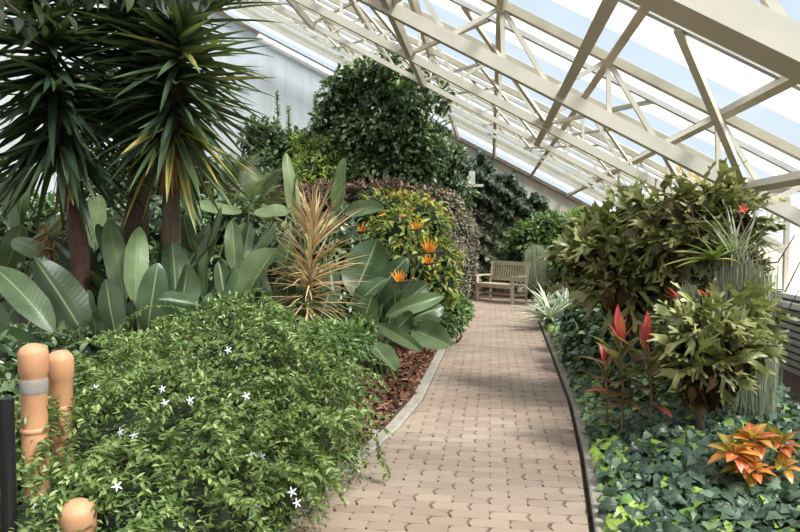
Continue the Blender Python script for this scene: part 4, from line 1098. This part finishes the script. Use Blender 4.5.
def right_bed():
    g = np.random.default_rng(91)
    stag_clump('large olive staghorn fern mass nearest the path, left of the right-hand group', [(612, 262, 7.0, .34), (640, 232, 7.1, .32), (590, 268, 7.2, .26), (655, 262, 6.8, .30), (625, 290, 6.8, .28), (605, 240, 7.3, .2)], 300, .33, 92, (625, 400, 7.2), .5)
    stag_clump('high staghorn fern crown reaching up to the lowest truss', [(700, 215, 6.3, .30), (668, 220, 6.5, .30), (728, 222, 6.2, .24), (712, 245, 6.2, .26), (680, 250, 6.3, .24)], 230, .29, 93, (715, 420, 6.4), .42)
    stag_clump('lower staghorn fern with broad pale fronds on the knobbly trunk', [(702, 335, 5.2, .20), (722, 350, 5.2, .24), (708, 368, 5.1, .20), (735, 325, 5.4, .18), (690, 345, 5.3, .16)], 150, .27, 94, (696, 448, 5.0), .5)
    # moss-hung arch of branch
    t = thing('mossy_branch', 'crooked mossy dead branch draped with grey moss, right of the ferns', 'branch', at(765, 420, 5.6)*[1, 1, 0]+[0, 0, .05])
    p = [at(766, 425, 5.6)*[1, 1, 0]+[0, 0, .02], at(768, 350, 5.6), at(766, 292, 5.6), at(752, 262, 5.55), at(732, 255, 5.5), at(716, 268, 5.5)]
    q = MB(); q.tube(p, [.06, .055, .05, .06, .055, .03], 10); q.build('limb', M['bark'], t)
    q = MB(); leaf_cloud(q, g, [(*at(752, 268, 5.5), .13, .12, .13), (*at(735, 258, 5.5), .12, .1, .09), (*at(766, 300, 5.55), .09, .09, .16), (*at(768, 350, 5.6), .08, .08, .2)], 900, strap(.08, .3, 4), .07, jitter=1.0, shell=.3)
    q.build('moss_pad', LM['shield'], t)
    tw = MB()
    for (a, b_, c_) in [((755, 265), (778, 262), (795, 235)), ((766, 290), (785, 292), (800, 262)), ((752, 262), (742, 225), (735, 190)), ((740, 256), (700, 240), (690, 205)), ((768, 300), (788, 310), (799, 290)), ((755, 262), (760, 235), (752, 205)), ((745, 250), (730, 232), (724, 200))]:
        tw.tube([at(*a, 5.5), at(*b_, 5.45), at(*c_, 5.4)], [.008, .006, .003], 5)
    tw.build('twig', M['twig'], t)
    moss_clump('spanish_moss', 'longest pale grey moss curtain hanging from the crooked branch', [(738, 262), (745, 262), (752, 268), (760, 275)], 5.45, 1.15, .07, 420, 95)
    moss_clump('spanish_moss', 'short grey moss tuft hanging left of the longest curtain', [(728, 262), (722, 268)], 5.5, .55, .05, 170, 96)
    moss_clump('spanish_moss', 'grey-green moss tail hanging low on the outer limb', [(768, 340), (766, 365)], 5.5, .75, .05, 260, 97)
    moss_clump('spanish_moss', 'faint moss strands between the staghorn clumps', [(684, 290), (690, 288)], 5.7, .5, .04, 120, 98)
    # tillandsia spikes over the branch
    c = at(738, 262, 5.45); n = 60
    t = thing('air_plant', 'wispy grey air plant perched on top of the mossy branch', 'plant', c)
    az = g.uniform(0, 6.28, n); el = g.uniform(.2, 1.5, n); d = np.stack([np.cos(az)*np.cos(el), np.sin(az)*np.cos(el), np.sin(el)], 1)
    b = MB(); b.scatter(strap(.018, .2, 6), np.tile(c, (n, 1))+g.normal(0, .03, (n, 3)), frames(d, np.tile([0, 0, 1.0], (n, 1)), g.uniform(.2, .5, n)), g.random(n)); b.build('leaf_rosette', LM['moss'], t)
    # little orchid flower spray on top
    t = thing('orchid_spray', 'thin arching orchid stem with one orange-red flower above the ferns', 'flower', at(735, 262, 5.5))
    s = MB(); s.tube([at(735, 262, 5.5), at(728, 235, 5.45), at(733, 212, 5.4), at(743, 209, 5.35)], [.006, .005, .004, .003], 6); s.build('stalk', M['stem'], t)
    f = MB(); c = at(743, 209, 5.35)
    for k in range(5):
        a = 2*PI*k/5; f.scatter(ovate(.3, .2, 4), c[None], frames(np.array([[math.cos(a), -.3, math.sin(a)]]), np.array([[0, -1, .2]]), [.04]), np.array([.8]))
    f.build('flower', LM['redbract'], t)
    lv = MB()
    n = 16; P0 = at(715, 260, 5.4); d = np.stack([g.normal(-.3, .6, n), g.normal(-.3, .3, n), g.uniform(.1, 1, n)], 1)
    lv.scatter(strap(.06, .3, 6), np.tile(P0, (n, 1)), frames(d, np.tile([0, -.3, 1.0], (n, 1)), g.uniform(.2, .38, n)), g.random(n)); lv.build('leaves', LM['lime'], t)
    # red bromeliads
    for (u, v, Y, lab, L) in [(682, 300, 5.9, 'red bromeliad glowing between the staghorn clumps', .20), (708, 290, 5.7, 'small crimson bromeliad under the high fern crown', .14)]:
        c = at(u, v+8, Y); t = thing('bromeliad', lab, 'plant', c, 'red bromeliads')
        n = 16; az = g.uniform(0, 6.28, n); el = g.uniform(.2, 1.4, n); d = np.stack([np.cos(az)*np.cos(el), np.sin(az)*np.cos(el), np.sin(el)], 1)
        b = MB(); b.scatter(ovate(.1, .3, 6), np.tile(c, (n, 1)), frames(d, np.tile([0, 0, 1.0], (n, 1)), L*g.uniform(.7, 1.1, n)), g.random(n)); b.build('leaf_rosette', LM['redbract'], t)
        s = MB(); s.tube([(c[0], c[1]+.05, gz(c[0], c[1])), (c[0], c[1]+.04, c[2]*.5), c], [.025, .022, .02], 6); s.build('stem', M['bark'], t)
    # cordylines
    def cordyline(label, u, vtop, vbase, Y, seed, L=.36, n=24, redtop=8):
        g = np.random.default_rng(seed)
        h1 = at(u, vtop, Y); b0 = np.array([h1[0]+.02, h1[1], gz(h1[0], h1[1])])
        t = thing('red_cordyline', label, 'plant', b0, 'red-leaved cordylines')
        s = MB(); s.tube([b0, (b0+h1)/2+[.02, 0, 0], h1], [.012, .010, .009], 7); s.build('stem', M['twig'], t)
        k = np.linspace(0, 1, n); pos = h1+np.stack([0*k, 0*k, (k-1)*.48], 1)
        az = np.arange(n)*2.4+g.normal(0, .2, n); el = .15+k**1.5*1.3
        d = np.stack([np.cos(az)*np.cos(el), np.sin(az)*np.cos(el), np.sin(el)], 1)
        rnd = np.where(k > 1-redtop/n, g.uniform(.72, 1, n), g.uniform(.0, .62, n))
        b = MB(); tp = strip(8, interp([0, .12, .5, .8, 1], [.02, .04, .115, .075, .004]), .35, lambda q: .1*q-.28*q*q)
        b.scatter(tp, pos, frames(d, np.tile([0, 0, 1.0], (n, 1))+g.normal(0, .15, (n, 3)), L*g.uniform(.8, 1.15, n)*np.where(k < .75, 1.25, .95)), rnd)
        b.build('leaf_crown', LM['cordy'], t)
    cordyline('taller red cordyline with crimson upright top leaves in the ivy', 620, 340, 430, 5.3, 101, .25, 26, 5)
    cordyline('red cordyline with orange-tipped leaves right of the taller one', 648, 345, 440, 5.2, 102, .25, 26, 4)
    cordyline('short dark cordyline sprouting at the foot of the tall pair', 604, 362, 420, 5.6, 103, .2, 16, 2)
    # thin dead stems
    # orange croton
    C = at(757, 455, 4.2); b0 = np.array([C[0], C[1], gz(C[0], C[1])])
    t = thing('orange_croton', 'bright orange and red croton plant at the front right of the ivy', 'plant', b0)
    tp = [strip(9, interp([0, .1, .3, .5, .7, .88, 1], [.03, .13, .27, .33, .27, .13, .01]), .22, lambda t: .2*t-.6*t*t), strip(9, interp([0, .1, .3, .5, .7, .88, 1], [.03, .10, .22, .29, .26, .14, .01]), .2, lambda t: .25*t-.85*t*t)]
    for i, (u, v, Y, n, s) in enumerate([(752, 443, 4.2, 22, .13), (735, 456, 4.15, 16, .12), (780, 446, 4.25, 16, .12), (783, 470, 4.15, 12, .10), (752, 472, 4.1, 14, .11), (742, 470, 4.2, 12, .12)]):
        c = at(u, v, Y); az = np.arange(n)*2.4; el = np.linspace(-.2, 1.2, n)
        d = np.stack([np.cos(az)*np.cos(el), np.sin(az)*np.cos(el), np.sin(el)], 1)
        b = MB(); b.scatter(tp[i % 2], np.tile(c, (n, 1))+d*.02, frames(d, np.tile([0, 0, 1.0], (n, 1))+g.normal(0, .2, (n, 3)), s*g.uniform(.7, 1.1, n)), np.clip(g.normal(.58, .27, n), 0, 1))
        b.build('leaf_cluster', LM['croton_o'], t)
        st = MB(); st.tube([b0, (b0+c)/2, c], [.010, .009, .007], 6); st.build('stem', M['twig'], t)
    # knobbly thin trunk in front
    # leaf at the right edge
    # ivy carpet
    n = 17000
    b = MB()
    ys = 3.0+g.random(n)**1.35*9.2; xs = np.array([Rx(y)+.10 for y in ys])+g.random(n)**.9*np.interp(ys, [3, 6, 8, 15], [2.6, 2.2, 2.2, 1.2])
    edge = np.clip((xs-np.array([Rx(y) for y in ys]))/.55, 0, 1)
    lump = np.sin(xs*3.1+1)*np.sin(ys*2.3)*.5+.5
    hgt = (.07+.20*lump*edge+.22*np.clip((ys-5)/3, 0, 1)*edge)
    z = np.array([gz(x, y) for x, y in zip(xs, ys)])
    z = np.maximum(z, 0.0)+hgt*(1-.55*g.random(n)**2)
    keep = ~((xs > 2.35) & (ys > 4.6)) & (xs < XR-.3)
    pos = np.stack([xs, ys, z], 1)
    d = np.stack([g.normal(-.35, .6, n), g.normal(-.6, .6, n), g.normal(-.25, .25, n)], 1)
    up = np.stack([g.normal(-.15, .35, n), g.normal(-.45, .35, n), np.ones(n)], 1)
    rnd = np.clip(g.normal(.42, .2, n), 0, .88)
    lime = g.random(n) < np.where(edge < .5, .40, .09); rnd[lime] = g.uniform(.88, 1, lime.sum())
    sz = np.interp(ys, [3, 5.5, 8], [.088, .080, .085])*g.uniform(.55, 1.25, n)
    b.scatter(IVY, pos[keep], frames(d, up, sz)[keep], rnd[keep])
    o = b.build('ivy_carpet', LM['ivy'])
    tag(o, 'dense dark green ivy covering the right bed, lime leaves at the kerb', 'ivy', kind='stuff')
    # taller dark ivy bank behind
    bl = []
    for (u, v, Y, r) in [(592, 350, 8.4, .30), (588, 322, 9.8, .30), (605, 330, 8.8, .36), (625, 350, 7.6, .34), (605, 370, 7.4, .28), (650, 360, 7.2, .34), (660, 395, 6.4, .3), (635, 395, 6.6, .26), (690, 400, 6.2, .3), (740, 400, 6.0, .25), (640, 320, 8.2, .4), (690, 320, 7.4, .4), (720, 370, 6.4, .35)]:
        bl.append((*at(u, v, Y), r*1.1, r, r))
    p = at(630, 380, 7.4)
    t = shrub('ivy_bank', 'dark ivy bank heaped under the staghorn ferns', 'ivy', (p[0], p[1], 0), bl, 6500, [IVY], .095, LM['dark'], .85, 6, 104, droop=.8, shell=.85)
right_bed()

# ------------------------------------------------------------------ loose mulch and the trees outside
def mulch():
    g = np.random.default_rng(111); n = 5200
    ys = g.uniform(4.0, 9.6, n); off = g.random(n)*.75+.13
    xs = np.array([Lx(y) for y in ys])-off
    b = MB()
    tp = strip(3, lambda t: .16+.1*math.sin(3*t), .3, lambda t: .1*math.sin(3*t))
    pos = np.stack([xs, ys, np.array([max(gz(x, y), 0) for x, y in zip(xs, ys)])+.015+g.random(n)*.03], 1)
    d = rdir(g, n)*[1, 1, .35]; up = np.array([0, 0, 1.0])+g.normal(0, .4, (n, 3))
    b.scatter(tp, pos, frames(d, up, g.uniform(.025, .075, n)), g.random(n))
    m = leaf_mat('bark_chip', [(0, (0.06, 0.028, 0.017)), (0.5, (0.17, 0.08, 0.05)), (1, (0.36, 0.20, 0.13))], rough=.9, trans=0.02, spec=.15)
    tag(b.build('bark_mulch', m), 'reddish brown bark mulch strip along the left kerb', 'mulch', kind='stuff')
mulch()

def outside():
    g = np.random.default_rng(121)
    # ground beyond the glass
    b = MB(); b.add([[XR+.13, -3, -.12], [60, -3, -.12], [60, 90, -.12], [XR+.13, 90, -.12]], [[0, 1, 2, 3]])
    tag(b.build('ground_outside', solid('outside_lawn', (.22, .24, .13), .95, .2, 2)), 'pale ground outside the glass', 'ground', kind='structure')
    c = np.array([5.3, 19.5, 0])
    bl = blobs_rand(g, (5.3, 19.5, 2.7), (1.1, 1.0, .8), 9, .55)
    shrub('autumn_tree', 'yellow and orange autumn tree outside beyond the glass', 'tree', c-[0, 0, .12], bl, 2600, [ovate(.3, .2, 4)], .17, LM['autumn'], 0, 7, 122)
outside()

# ------------------------------------------------------------------ light
w = bpy.data.worlds.new('sky'); bpy.context.scene.world = w; w.use_nodes = True
nt = w.node_tree; nt.nodes.clear()
out = nt.nodes.new('ShaderNodeOutputWorld'); bg = nt.nodes.new('ShaderNodeBackground')
tc = nt.nodes.new('ShaderNodeTexCoord'); sp = nt.nodes.new('ShaderNodeSeparateXYZ'); nt.links.new(tc.outputs['Generated'], sp.inputs[0])
rp = ramp(nt, [(0.0, (.62, .60, .55)), (0.5, (.92, .95, 1.0)), (1.0, (.70, .83, .98))], math_(nt, 'ADD', math_(nt, 'MULTIPLY', sp.outputs[2], .5), .5))
nt.links.new(rp.outputs[0], bg.inputs[0]); bg.inputs[1].default_value = 0.85
nt.links.new(bg.outputs[0], out.inputs[0])
sl = bpy.data.lights.new('sun', 'SUN'); sl.energy = 10.5; sl.angle = math.radians(18); sl.color = (1.0, .95, .86)
so = bpy.data.objects.new('sun', sl); COL.objects.link(so)
so.rotation_euler = Vector((.56, -.30, .76)).to_track_quat('Z', 'Y').to_euler()
so.location = (20, -10, 30)

sc = bpy.context.scene
sc.view_settings.view_transform = 'Standard'
sc.view_settings.exposure = 0.1
sc.cycles.max_bounces = 8; sc.cycles.transparent_max_bounces = 12
sc.cycles.diffuse_bounces = 4
sc.cycles.caustics_reflective = False; sc.cycles.caustics_refractive = False
